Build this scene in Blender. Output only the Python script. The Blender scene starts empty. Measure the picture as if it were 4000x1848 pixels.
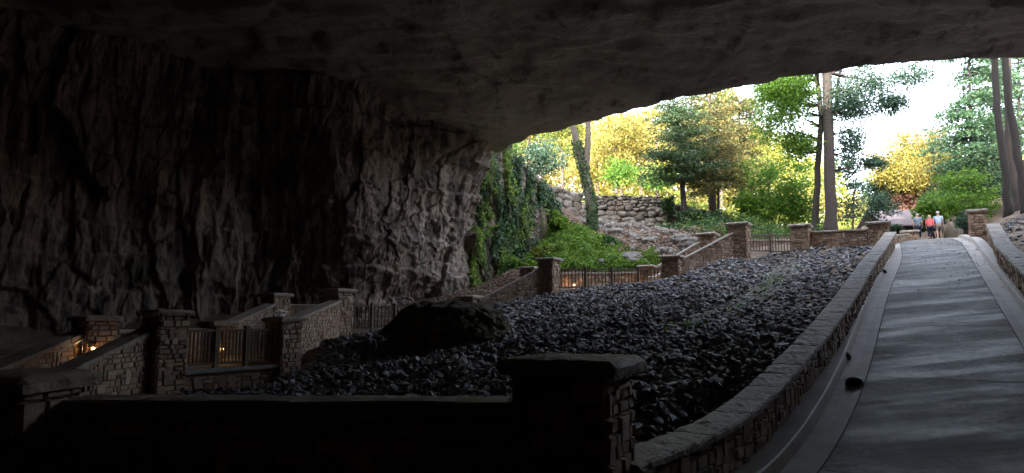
import bpy, math, random
import numpy as np
from mathutils import Vector, Matrix
random.seed(7); RNG = np.random.default_rng(7)
R = math.radians
SC = bpy.context.scene; COL = SC.collection

# ------------------------------------------------------------------ camera model
F = 2650.0; PITCH = R(7.0); EYE = 2.0
cp, sp_ = math.cos(PITCH), math.sin(PITCH)
def ray(px, py):
    u = (px-2000)/F; v = (924-py)/F
    d = np.array([u, cp - v*sp_, sp_ + v*cp])
    return d/d[1]
def P(px, py, Y):
    d = ray(px, py)*Y
    return np.array([d[0], d[1], d[2]+EYE])
def XY(px, Y):
    p = P(px, 1250, Y); return p[0], p[1]
def ZZ(py, Y, px=2000): return P(px, py, Y)[2]

cam = bpy.data.cameras.new('camera'); co = bpy.data.objects.new('camera', cam); COL.objects.link(co)
cam.sensor_width = 36; cam.lens = 36*F/4000; cam.clip_start = .1; cam.clip_end = 4000
co.location = (0, 0, EYE); co.rotation_euler = (R(90)+PITCH, 0, 0); SC.camera = co

# ------------------------------------------------------------------ numpy noise
_perm = np.random.default_rng(3).random(65536).astype(np.float64)
def vnoise(p):
    i = np.floor(p).astype(np.int64); f = p - i; f = f*f*(3-2*f)
    def h(dx, dy, dz):
        k = ((i[..., 0]+dx)*73856093) ^ ((i[..., 1]+dy)*19349663) ^ ((i[..., 2]+dz)*83492791)
        return _perm[k & 65535]
    fx, fy, fz = f[..., 0], f[..., 1], f[..., 2]
    a = h(0,0,0)*(1-fx)+h(1,0,0)*fx; b = h(0,1,0)*(1-fx)+h(1,1,0)*fx
    c = h(0,0,1)*(1-fx)+h(1,0,1)*fx; d = h(0,1,1)*(1-fx)+h(1,1,1)*fx
    return ((a*(1-fy)+b*fy)*(1-fz) + (c*(1-fy)+d*fy)*fz)*2-1
def fbm(p, o=5, g=.5):
    s = 0; a = 1; p = np.asarray(p, float)
    for k in range(o):
        s = s + a*vnoise(p + 17.3*k); p = p*2.03; a *= g
    return s
def wfacet(u, v, seed, tilt=.8):
    """fractured-rock relief: jittered cells, each a tilted plane at its own depth"""
    iu, iv = np.floor(u).astype(np.int64), np.floor(v).astype(np.int64); best = np.full(u.shape, 9.); out = np.zeros(u.shape)
    for a in (-1, 0, 1):
        for b in (-1, 0, 1):
            cu, cv = iu+a, iv+b; k = (cu*73856093) ^ (cv*19349663) ^ (seed*83492791)
            r1, r2, r3, r4, r5 = (_perm[(k*m+m) & 65535] for m in (1, 7, 13, 29, 53))
            du, dv = u-(cu+r1), v-(cv+r2); d = np.abs(du)**1.5+np.abs(dv)**1.5; w = d < best
            best = np.where(w, d, best); out = np.where(w, (r3-.5)+tilt*((r4-.5)*du+(r5-.5)*dv), out)
    return out
def ridged(p, o=4):
    s = 0; a = 1; p = np.asarray(p, float)
    for k in range(o):
        s = s + a*(1-2*np.abs(vnoise(p + 9.1*k))); p = p*2.07; a *= .5
    return s

# ------------------------------------------------------------------ objects
def tag(o, label=None, cat=None, group=None, kind=None):
    if label: o['label'] = label
    if cat: o['category'] = cat
    if group: o['group'] = group
    if kind: o['kind'] = kind
    return o
def empty(name, loc, label, cat, group=None):
    o = bpy.data.objects.new(name, None); COL.objects.link(o); o.location = tuple(map(float, loc))
    o.empty_display_size = .2
    return tag(o, label, cat, group, 'thing')
def mesh(name, V, Fc, mat, parent=None, smooth=False):
    V = np.asarray(V, np.float64).reshape(-1, 3)
    if parent is not None:
        off = np.array(parent.location); q = parent.parent
        while q is not None: off = off + np.array(q.location); q = q.parent
        V = V - off
    me = bpy.data.meshes.new(name)
    if isinstance(Fc, np.ndarray):
        n, k = Fc.shape
        me.vertices.add(len(V)); me.vertices.foreach_set('co', V.ravel())
        me.loops.add(n*k); me.loops.foreach_set('vertex_index', Fc.astype(np.int32).ravel())
        me.polygons.add(n); me.polygons.foreach_set('loop_start', np.arange(0, n*k, k, dtype=np.int32))
        me.update(calc_edges=True)
    else:
        me.from_pydata(V.tolist(), [], Fc); me.update()
    me.polygons.foreach_set('use_smooth', np.full(len(me.polygons), bool(smooth)))
    me.materials.append(mat)
    o = bpy.data.objects.new(name, me); COL.objects.link(o)
    if parent is not None: o.parent = parent
    return o
class MB:
    def __init__(s): s.V = []; s.F = []; s.n = 0
    def add(s, V, Fc):
        V = np.asarray(V, float).reshape(-1, 3); s.V.append(V)
        s.F += [tuple(int(i)+s.n for i in f) for f in Fc]; s.n += len(V)
    def box(s, c, size, ax=None, taper=1.0):
        c = np.array(c, float); hx, hy, hz = np.array(size)/2
        X = np.array([(-hx,-hy,-hz),(hx,-hy,-hz),(hx,hy,-hz),(-hx,hy,-hz),(-hx,-hy,hz),(hx,-hy,hz),(hx,hy,hz),(-hx,hy,hz)])
        if ax is not None: X = X @ np.array(ax)
        s.add(X+c, [(0,3,2,1),(4,5,6,7),(0,1,5,4),(1,2,6,5),(2,3,7,6),(3,0,4,7)])
    def bar(s, a, b, w, h):
        a = np.array(a, float); b = np.array(b, float); d = b-a; L = np.linalg.norm(d); d = d/L
        up = np.array([0,0,1.]) if abs(d[2]) < .9 else np.array([0,1.,0])
        n = np.cross(up, d); n /= np.linalg.norm(n); up = np.cross(d, n)
        s.box((a+b)/2, (L, w, h), [d, n, up])
    def tube(s, pts, rad, n=8, cap=True):
        pts = np.asarray(pts, float); m = len(pts); rad = np.ones(m)*rad if np.isscalar(rad) else np.asarray(rad, float)
        T = np.gradient(pts, axis=0); T /= np.linalg.norm(T, axis=1)[:, None]+1e-9
        ref = np.array([0.,1,0]) if abs(T[0][2]) > .8 else np.array([0,0,1.])
        a = np.linspace(0, 2*math.pi, n, endpoint=False); V = []
        for i in range(m):
            e1 = np.cross(T[i], ref); e1 /= np.linalg.norm(e1)+1e-9; e2 = np.cross(T[i], e1)
            V.append(pts[i] + rad[i]*(np.cos(a)[:, None]*e1+np.sin(a)[:, None]*e2))
        Fc = [(i*n+j, i*n+(j+1) % n, (i+1)*n+(j+1) % n, (i+1)*n+j) for i in range(m-1) for j in range(n)]
        if cap: Fc += [tuple(range(n-1, -1, -1)), tuple(range((m-1)*n, m*n))]
        s.add(np.concatenate(V), Fc)
    def build(s, name, mat, parent=None, smooth=False):
        return mesh(name, np.concatenate(s.V), s.F, mat, parent, smooth)
def gridF(nu, nv):
    i = np.arange(nu-1)[:, None]*nv + np.arange(nv-1)[None, :]
    return np.stack([i, i+nv, i+nv+1, i+1], -1).reshape(-1, 4)

# ------------------------------------------------------------------ materials
def newmat(name):
    m = bpy.data.materials.new(name); m.use_nodes = True; nt = m.node_tree
    b = nt.nodes['Principled BSDF']; return m, nt, b
def N(nt, t, **kw):
    n = nt.nodes.new(t)
    for k, v in kw.items(): setattr(n, k, v)
    return n
def ramp(nt, fac, stops, interp='LINEAR'):
    r = N(nt, 'ShaderNodeValToRGB'); r.color_ramp.interpolation = interp
    e = r.color_ramp.elements
    while len(e) < len(stops): e.new(.5)
    for i, (p, c) in enumerate(stops): e[i].position = p; e[i].color = (*c, 1)
    nt.links.new(fac, r.inputs[0]); return r.outputs[0]
def mix(nt, fac, a, b, mode='MIX'):
    m = N(nt, 'ShaderNodeMix', data_type='RGBA', blend_type=mode)
    for s, v in ((m.inputs[0], fac), (m.inputs[6], a), (m.inputs[7], b)):
        if isinstance(v, bpy.types.NodeSocket): nt.links.new(v, s)
        elif isinstance(v, (int, float)): s.default_value = v
        else: s.default_value = (*v, 1)
    return m.outputs[2]
def noise(nt, scale, detail=6, rough=.55, sx=(1,1,1), dist=0):
    g = N(nt, 'ShaderNodeNewGeometry'); mp = N(nt, 'ShaderNodeMapping'); mp.inputs['Scale'].default_value = sx
    nt.links.new(g.outputs['Position'], mp.inputs[0])
    n = N(nt, 'ShaderNodeTexNoise'); n.inputs['Scale'].default_value = scale; n.inputs['Detail'].default_value = detail
    n.inputs['Roughness'].default_value = rough; n.inputs['Distortion'].default_value = dist
    nt.links.new(mp.outputs[0], n.inputs['Vector']); return n.outputs[0]
def bump(nt, b, h, strength=.5, dist=.05):
    n = N(nt, 'ShaderNodeBump'); n.inputs['Strength'].default_value = strength; n.inputs['Distance'].default_value = dist
    nt.links.new(h, n.inputs['Height']); nt.links.new(n.outputs[0], b.inputs['Normal'])
def island(nt): return N(nt, 'ShaderNodeNewGeometry').outputs['Random Per Island']

def stone_mat(name, cols, rough=.62, bs=.6, bsc=14, bd=.03, wet=None):
    m, nt, b = newmat(name)
    c = ramp(nt, island(nt), [(i/(len(cols)-1), k) for i, k in enumerate(cols)])
    n = noise(nt, 5, 8, .65)
    c = mix(nt, n, mix(nt, .45, c, (.08,.07,.06)), c)
    nt.links.new(c, b.inputs['Base Color']); b.inputs['Roughness'].default_value = rough
    bump(nt, b, noise(nt, bsc, 6, .7), bs, bd)
    return m
def plain(name, col, rough=.6, metal=0, var=.0, bs=0, sc=8, col2=None):
    m, nt, b = newmat(name); b.inputs['Roughness'].default_value = rough; b.inputs['Metallic'].default_value = metal
    c2 = col2 or tuple(x*(1-var) for x in col)
    nt.links.new(mix(nt, noise(nt, sc, 5), c2, col), b.inputs['Base Color'])
    if bs: bump(nt, b, noise(nt, sc*3, 6), bs, .02)
    return m
def leaf_mat(name, cols, trans=.45, rough=.55):
    m, nt, b = newmat(name)
    c = ramp(nt, island(nt), [(i/(len(cols)-1), k) for i, k in enumerate(cols)])
    nt.links.new(c, b.inputs['Base Color']); b.inputs['Roughness'].default_value = rough
    t = N(nt, 'ShaderNodeBsdfTranslucent'); nt.links.new(mix(nt, .4, c, (.9,.9,.3), 'MULTIPLY'), t.inputs[0])
    t2 = nt.nodes['Material Output']; mx = N(nt, 'ShaderNodeMixShader'); mx.inputs[0].default_value = trans
    nt.links.new(c, t.inputs[0])
    nt.links.new(b.outputs[0], mx.inputs[1]); nt.links.new(t.outputs[0], mx.inputs[2]); nt.links.new(mx.outputs[0], t2.inputs[0])
    return m

M = {}
M['wall'] = stone_mat('ledge_stone', [(.24,.15,.10),(.46,.29,.185),(.56,.40,.27),(.33,.245,.185),(.52,.31,.20),(.62,.49,.37)])
M['cap'] = stone_mat('cap_stone', [(.34,.27,.22),(.46,.38,.31),(.40,.33,.27)], bs=.9, bsc=9, bd=.06)
M['mortar'] = plain('mortar', (.22,.18,.14), .95, var=.3)
M['concrete'] = plain('concrete_trim', (.36,.35,.33), .85, var=.25, bs=.3)
M['timber'] = plain('weathered_timber', (.20,.16,.115), .8, var=.45, bs=.4, sc=14)
M['steel'] = plain('galvanised_steel', (.6,.62,.64), .32, metal=.9, var=.1)
M['bark'] = plain('grey_bark', (.16,.12,.095), .95, var=.5, bs=1, sc=7)
M['barkmid'] = plain('brown_grey_bark', (.075,.06,.053), .95, var=.5, bs=1, sc=6)
M['barkdark'] = plain('dark_bark', (.05,.042,.038), .95, var=.5, bs=1, sc=7)
M['barkpale'] = plain('pale_bark', (.26,.22,.17), .95, var=.5, bs=1, sc=7)
M['drystone'] = stone_mat('dry_stone', [(.12,.10,.08),(.27,.23,.19),(.22,.17,.13),(.36,.32,.28),(.17,.145,.125)], bs=.9, bsc=6, bd=.08)
def gravel_mat():
    m, nt, b = newmat('crushed_rock')
    c = ramp(nt, island(nt), [(0,(.07,.068,.07)),(.4,(.15,.148,.155)),(.75,(.24,.235,.24)),(.92,(.42,.40,.39)),(1,(.30,.20,.14))])
    nt.links.new(c, b.inputs['Base Color']); b.inputs['Roughness'].default_value = .62
    bump(nt, b, noise(nt, 18, 5), .7, .03); return m
M['gravel'] = gravel_mat()
def rockwall_mat():
    m, nt, b = newmat('limestone')
    n1 = noise(nt, .55, 8, .62, (1,1,.45)); n2 = noise(nt, 1.3, 8, .7, (1.6,1.6,.28), .6); n3 = noise(nt, .25, 4, .5)
    c = ramp(nt, n1, [(.30,(.13,.10,.078)),(.45,(.30,.225,.175)),(.6,(.48,.375,.30)),(.75,(.62,.51,.43))])
    c = mix(nt, ramp(nt, n2, [(.44,(1,1,1)),(.56,(0,0,0))]), c, mix(nt, .8, c, (.045,.038,.034)))
    c = mix(nt, ramp(nt, n3, [(.56,(0,0,0)),(.68,(.35,.35,.35))]), c, (.12,.14,.085))
    nt.links.new(c, b.inputs['Base Color']); b.inputs['Roughness'].default_value = .75
    bump(nt, b, noise(nt, 3.4, 10, .7, (1,1,.6)), .9, .09); return m
M['rock'] = rockwall_mat()
def ceil_mat():
    m, nt, b = newmat('ceiling_limestone')
    n1 = noise(nt, .22, 10, .6, (1,.55,1.0), .5); n2 = noise(nt, .9, 8, .7, (1,.6,1))
    c = ramp(nt, n1, [(.3,(.24,.20,.17)),(.5,(.42,.37,.32)),(.7,(.56,.50,.44))])
    c = mix(nt, ramp(nt, n2, [(.36,(1,1,1)),(.46,(0,0,0))]), c, (.16,.13,.105))
    nt.links.new(c, b.inputs['Base Color']); b.inputs['Roughness'].default_value = .8
    bump(nt, b, noise(nt, 2.2, 12, .7, (.7,1.2,1)), 1.0, .16); return m
M['ceil'] = ceil_mat()
def boulder_mat():
    m, nt, b = newmat('mossy_boulder')
    g = N(nt, 'ShaderNodeNewGeometry'); sx = N(nt, 'ShaderNodeSeparateXYZ'); nt.links.new(g.outputs['Normal'], sx.inputs[0])
    a = N(nt, 'ShaderNodeMath', operation='MULTIPLY_ADD'); nt.links.new(noise(nt, 2.5, 8, .7), a.inputs[0]); a.inputs[1].default_value = 1.4
    nt.links.new(sx.outputs[2], a.inputs[2])
    c = mix(nt, ramp(nt, a.outputs[0], [(.75,(0,0,0)),(1,(1,1,1))]), mix(nt, noise(nt, 3, 8), (.14,.105,.07), (.40,.30,.20)), mix(nt, noise(nt, 6), (.035,.04,.015),(.12,.105,.045)))
    nt.links.new(c, b.inputs['Base Color']); b.inputs['Roughness'].default_value = .9
    bump(nt, b, noise(nt, 4, 10, .7), .9, .15); return m
M['boulder'] = boulder_mat()
def path_mat():
    m, nt, b = newmat('stained_concrete')
    # coordinates across / along the ramp so stains run across it as they do on the real path
    g = N(nt, 'ShaderNodeNewGeometry'); mp = N(nt, 'ShaderNodeMapping'); mp.vector_type = 'POINT'
    mp.inputs['Rotation'].default_value = (0, 0, R(31)); mp.inputs['Scale'].default_value = (.42, 2.3, 1)
    nt.links.new(g.outputs['Position'], mp.inputs[0])
    def nz(scale, d, ro=.6):
        n = N(nt, 'ShaderNodeTexNoise'); n.inputs['Scale'].default_value = scale; n.inputs['Detail'].default_value = d
        n.inputs['Roughness'].default_value = ro; nt.links.new(mp.outputs[0], n.inputs['Vector']); return n.outputs[0]
    c = ramp(nt, nz(.9, 12, .7), [(.38,(.05,.044,.041)),(.46,(.12,.108,.10)),(.53,(.26,.235,.22)),(.68,(.50,.455,.43))])
    c = mix(nt, .42, c, ramp(nt, noise(nt, 2.2, 12, .75), [(.35,(.06,.055,.053)),(.65,(.33,.31,.30))]))
    c = mix(nt, ramp(nt, noise(nt, 9, 6, .7), [(.42,(1,1,1)),(.5,(0,0,0))]), c, mix(nt, .5, c, (.03,.027,.025)))
    c = mix(nt, ramp(nt, noise(nt, .55, 4, .6), [(.45,(.45,.45,.45)),(.6,(0,0,0))]), c, (.05,.045,.042))
    nt.links.new(c, b.inputs['Base Color'])
    rr = ramp(nt, nz(.75, 9), [(.40,(.55,.55,.55)),(.58,(.78,.78,.78))]); nt.links.new(rr, b.inputs['Roughness'])
    bump(nt, b, noise(nt, 14, 8, .75), .6, .012); return m
M['path'] = path_mat()
M['gutter'] = plain('gutter_concrete', (.55,.50,.46), .6, col2=(.24,.20,.18), bs=.35, sc=2.2)
M['mud'] = plain('silty_wash', (.15,.13,.085), .9, col2=(.05,.048,.03), bs=.4, sc=3)
M['joint'] = plain('joint_filler', (.03,.028,.027), .9)
def soil_mat():
    m, nt, b = newmat('woodland_soil')
    c = ramp(nt, noise(nt, 1.2, 8, .65), [(.3,(.05,.04,.03)),(.5,(.15,.105,.075)),(.7,(.24,.18,.13))])
    nt.links.new(c, b.inputs['Base Color']); b.inputs['Roughness'].default_value = .95
    bump(nt, b, noise(nt, 8, 8), .9, .06); return m
M['soil'] = soil_mat()
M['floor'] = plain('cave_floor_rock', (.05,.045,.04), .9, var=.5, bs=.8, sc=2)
M['litter'] = leaf_mat('fallen_leaves', [(.2,.12,.08),(.38,.27,.2),(.5,.39,.3),(.3,.19,.13),(.58,.49,.4)], .1, .8)
M['ivy'] = leaf_mat('ivy_leaves', [(.02,.05,.022),(.04,.09,.035),(.07,.14,.05),(.14,.25,.07),(.05,.10,.05)], .25, .4)
M['ivylight'] = leaf_mat('light_vine_leaves', [(.12,.24,.05),(.22,.38,.06),(.40,.46,.07),(.16,.28,.08)], .4)
M['cover'] = leaf_mat('ground_cover_leaves', [(.09,.2,.03),(.2,.36,.05),(.34,.46,.06),(.08,.17,.04)], .35)
M['yellow'] = leaf_mat('autumn_yellow_leaves', [(.30,.28,.06),(.44,.36,.07),(.50,.40,.12),(.22,.27,.07),(.36,.25,.07),(.16,.22,.05)], .5)
M['yelgreen'] = leaf_mat('yellow_green_leaves', [(.15,.22,.04),(.26,.30,.05),(.38,.35,.06),(.09,.17,.04)], .5)
M['green'] = leaf_mat('bright_green_leaves', [(.06,.15,.02),(.12,.25,.03),(.2,.34,.04),(.08,.17,.03)], .5)
M['midgreen'] = leaf_mat('mid_green_leaves', [(.04,.10,.025),(.07,.16,.04),(.12,.21,.05),(.2,.26,.05)], .45)
M['dark'] = leaf_mat('dark_evergreen_needles', [(.03,.07,.03),(.05,.10,.04),(.07,.13,.05),(.11,.12,.05)], .35)
M['rusty'] = leaf_mat('rusty_evergreen_needles', [(.06,.10,.03),(.10,.13,.04),(.2,.16,.05),(.28,.19,.06)], .4)
M['blue'] = leaf_mat('blue_green_needles', [(.035,.09,.05),(.06,.13,.07),(.09,.17,.08),(.08,.15,.05)], .4)
M['slate'] = leaf_mat('slate_green_leaves', [(.04,.085,.06),(.07,.13,.08),(.10,.17,.10)], .4)
M['red'] = leaf_mat('purple_red_leaves', [(.28,.12,.10),(.36,.18,.15),(.3,.2,.14)], .45)

# ------------------------------------------------------------------ ramp frame (s along, l across)
tx, ty = .515, .857
_s = np.arange(-40, 140, .1)
_sl = .195/(1+np.exp(-(_s-9.0)/.7))
_sl = np.where(_s > 36.5, .195-(.195-.122)*np.clip((_s-36.5)/3, 0, 1), _sl)
_sl = _sl*(1-np.clip((_s-50)/4, 0, 1))
_h = np.cumsum(_sl)*.1; _h -= np.interp(20, _s, _h); _h += (-3.8+3.9)
def hs(s): return np.interp(s, _s, _h)+EYE
def sl(x, y): return tx*x+ty*y, ty*x-tx*y
def xy(s, l): return tx*s+ty*l, ty*s-tx*l
def hit(px, py, dz=0):
    d = ray(px, py); Y = np.arange(3, 70, .02); X = d[0]*Y; Z = d[2]*Y+EYE
    k = np.where(Z <= hs(tx*X+ty*Y)+dz)[0]
    k = k[0] if len(k) else len(Y)-1
    return sl(X[k], Y[k])
def fit(pts, dz=0, deg=4):
    q = sorted(hit(a, b, dz) for a, b in pts); s = np.array([a for a, b in q]); l = np.array([b for a, b in q])
    c = np.polyfit(s-20, l, min(deg, len(pts)-1)); s0, s1 = s[0], s[-1]; dc = np.polyder(c)
    def f(x):
        x = np.asarray(x, float); y = np.polyval(c, np.clip(x, s0, s1)-20)
        return y + np.where(x > s1, (x-s1)*np.polyval(dc, s1-20)*.5, 0) + np.where(x < s0, (x-s0)*np.polyval(dc, s0-20), 0)
    return f, s0, s1
LJ, lj0, lj1 = fit([(3195,1848),(3262,1744),(3330,1617),(3378,1505),(3410,1378),(3434,1290),(3457,1203),(3493,1091),(3521,980)])
RJ, rj0, rj1 = fit([(4000,1362),(3876,1151),(3776,980)], deg=1)
WL, wl0, wl1 = fit([(2503,1818),(2654,1762),(2754,1702),(2900,1628),(3003,1549),(3139,1434),(3207,1370),(3258,1266),(3330,1163),(3410,1051),(3450,985)], dz=.76)
print('LANE', lj0, lj1, float(LJ(12)), float(LJ(30)), 'R', rj0, rj1, float(RJ(15)), float(RJ(30)), 'W', wl0, wl1, float(WL(8)), float(WL(12)), float(WL(30)))

# ------------------------------------------------------------------ terrain
ctrl = [(1000,1555,15.5),(1300,1345,23.5),(1500,1300,24),(1800,1400,17),(2000,1300,22.5),(2400,1700,8.5),(1400,1560,13),
 (2100,1165,34.5),(2300,1125,35.5),(2500,1108,36),(2650,1085,36),(2780,1030,36.3),(2890,1012,36.8),(2990,1040,36),(3060,1015,36.6),(3140,985,37),(3300,975,35.5),
 (650,1562,17),(250,1570,13.5),(0,1540,12),(1120,1450,22),
 (1830,1135,40),(1560,1215,37),(1350,1280,34.5),(900,1345,31),(400,1440,28),(0,1480,24),(-400,1500,20),(150,1500,19),(550,1470,23),
 (2200,1122,38.3),(2400,1112,38.8),(2550,1106,39),(2100,1110,37.6),(2690,1060,39),(2850,1005,39.5),(3000,985,39.5),(2250,1062,41),(1950,1095,40),(1900,1112,42.3),(1965,1080,43.2),(2060,1040,44),(2150,1060,41),(2350,1030,42),(2550,1000,42.5),(2000,1030,42.5),(2150,960,45),(2300,930,46),(2450,930,46),(2600,920,45),(2750,905,44),
 (2220,868,50),(2350,880,51.5),(2500,884,51.3),(2650,900,49),(2300,885,52.6),(2450,888,52.2),(2570,888,51.5),(2780,860,50),(2900,880,48),
 (2150,760,57),(2300,790,58),(2500,800,58),(2650,820,57),(2220,800,55.5),(2400,800,55.5),(2850,860,56),(3000,930,48),(3000,905,56),(3200,905,46),(3350,925,44),(3560,968,38),
 (3858,880,34),(3950,870,33),(4000,850,34),(4150,780,36),(3900,1100,26),(4300,900,28),(4100,1250,17),
 (1900,560,56),(2050,640,54),(3300,900,60),(3700,945,50)]
C = [P(*c) for c in ctrl]
extra = [(-4,51,10),(-9,48,11),(-15,44,12),(-25,40,12),(-35,25,10),(0,60,12.5),(5,70,13),(20,70,10),(40,70,9),(60,70,10),
 (0,100,13),(50,100,11),(-50,80,14),(100,80,11),(0,200,10),(100,200,10),(-100,200,10),(200,100,10),(45,40,17),(60,30,20),(36,32,12),(50,60,16),(30,28,7.5),(-60,0,6),(-20,8,-.5),(-12,0,-.6),(0,-10,-.4),(20,-10,0),(30,5,3),(60,0,12),(-8,8,-.4)]  # unseen bank on the right raised to cover sky and darken the left wall
C = np.array([list(c) for c in C]+[list(e) for e in extra], float)
def tps(r2): return .5*r2*np.log(r2+1e-6)
_n = len(C); _D = ((C[:, None, :2]-C[None, :, :2])**2).sum(-1)
_A = np.zeros((_n+3, _n+3)); _A[:_n, :_n] = tps(_D)+np.eye(_n)*.6
_A[:_n, _n] = 1; _A[:_n, _n+1:] = C[:, :2]; _A[_n, :_n] = 1; _A[_n+1:, :_n] = C[:, :2].T
_w = np.linalg.solve(_A, np.concatenate([C[:, 2], np.zeros(3)]))
def base_z(x, y):
    x = np.asarray(x, float); y = np.asarray(y, float); sh = x.shape; x = x.ravel(); y = y.ravel(); z = np.empty(len(x))
    for i in range(0, len(x), 20000):
        a, b = x[i:i+20000], y[i:i+20000]
        z[i:i+20000] = tps((a[:, None]-C[:, 0])**2+(b[:, None]-C[:, 1])**2) @ _w[:_n] + _w[_n]+_w[_n+1]*a+_w[_n+2]*b
    r = np.hypot(x, y); k = np.clip((r-150)/60, 0, 1); z = z*(1-k)+10*k
    return z.reshape(sh)
def gz(x, y):
    z = base_z(x, y)+.12*fbm(np.stack([np.asarray(x)*.6, np.asarray(y)*.6, np.zeros_like(np.asarray(x, float))], -1), 3)
    s, l = sl(np.asarray(x, float), np.asarray(y, float))
    # cut the ground away under the walkway
    e = np.maximum(np.maximum((WL(np.maximum(s, 6))-.35)-l, l-(RJ(s)+1.15)), 0)
    cut = hs(s)-.3 + np.maximum(e-.05, 0)*1.3
    cut = np.where((s > 5) & (s < 60), cut, 99)
    z = np.minimum(z, cut)
    inside = (y < 6.9) & (x > -40) & (x < 40)
    z = np.where(inside & (s < 9), np.minimum(z, -.25), z)
    return z
def warp(n, a, near, far):
    t = np.linspace(-1, 1, n); return a+np.sign(t)*(near*np.abs(t)+(far-near)*np.abs(t)**5)
gx = warp(380, 8, 46, 1500); gy = warp(380, 32, 42, 1500)
GX, GY = np.meshgrid(gx, gy, indexing='ij')
V = np.stack([GX, GY, gz(GX, GY)], -1)
tag(mesh('ground', V, gridF(380, 380), M['soil'], smooth=True), kind='structure')

# ------------------------------------------------------------------ walkway, gutters, kerbs
def ribbon(name, ss, cols, mat, kind='structure', parent=None):
    """cols: list of functions s -> (l, z)"""
    rows = []
    for f in cols:
        l, z = f(ss); x, y = xy(ss, l); rows.append(np.stack([x, y, np.ones_like(x)*z], -1))
    V = np.stack(rows, 1)
    o = mesh(name, V, gridF(len(ss), len(cols)), mat, parent, smooth=False)
    if kind: o['kind'] = kind
    return o
ss = np.arange(6.0, 54, .25)
def k_of(f):   # lateral widening where an edge turns away from the ramp's axis
    return lambda s: np.sqrt(1+np.gradient(f(s), s)**2) if len(np.atleast_1d(s)) > 2 else 1
kl = lambda s: np.clip(np.sqrt(1+((LJ(s+.2)-LJ(s-.2))/.4)**2), 1, 1.8)
GW = .42
ribbon('path', ss, [lambda s, k=k: ((LJ(s)+.012)*(1-k)+(RJ(s)-.012)*k, hs(s)) for k in np.linspace(0, 1, 9)], M['path'])
ribbon('path_joint', ss, [lambda s: (LJ(s)-.02, hs(s)-.012), lambda s: (LJ(s)+.02, hs(s)-.012)], M['joint'])
ribbon('path_joint', ss, [lambda s: (RJ(s)-.02, hs(s)-.012), lambda s: (RJ(s)+.02, hs(s)-.012)], M['joint'])
for s0_ in (9.6, 14.2, 18.8, 23.4, 28.0, 32.6):
    q = np.linspace(0, 1, 14); a_ = LJ(np.array([s0_]))[0]+.02; b_ = RJ(np.array([s0_]))[0]-.02
    pts_ = []
    for u in q:
        for ds in (-.012, .012):
            l_ = a_+(b_-a_)*u; sg = s0_+ds+.01*math.sin(u*19+s0_); x_, y_ = xy(sg, l_); pts_.append((x_, y_, float(hs(sg))+.004))
    o = mesh('path_joint', pts_, gridF(14, 2), M['joint']); o['kind'] = 'structure'
wlc = lambda s: np.minimum(WL(s), LJ(s)-GW*kl(s)-.3)
def gut(side):
    if side < 0:
        g = lambda s: LJ(s)-GW*kl(s)
        f = [lambda s: (LJ(s)-.012, hs(s)), lambda s: (LJ(s)-GW*.5*kl(s), hs(s)-.02), lambda s: (g(s), hs(s)-.015),
             lambda s: (g(s)-.05, hs(s)+.13), lambda s: (g(s)-.07, hs(s)+.145), lambda s: (np.minimum(WL(s)-.1, g(s)-.2), hs(s)+.15)]
    else:
        g = lambda s: RJ(s)+GW
        f = [lambda s: (RJ(s)+.012, hs(s)), lambda s: (RJ(s)+GW*.5, hs(s)-.02), lambda s: (g(s), hs(s)-.015),
             lambda s: (g(s)+.05, hs(s)+.13), lambda s: (g(s)+.07, hs(s)+.145), lambda s: (g(s)+.4, hs(s)+.15)]
    return f
ribbon('kerb', ss, gut(-1), M['gutter']); ribbon('kerb', ss, gut(1), M['gutter'])
# pavement round the photographer
xs = np.linspace(-30, 30, 40); ys = np.linspace(-14, 8.5, 30)
GXX, GYY = np.meshgrid(xs, ys, indexing='ij')
s_, l_ = sl(GXX, GYY)
tag(mesh('cave_floor', np.stack([GXX, GYY, np.full_like(GXX, -.06)+.0*GXX], -1), gridF(40, 30), M['floor']), kind='structure')

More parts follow.
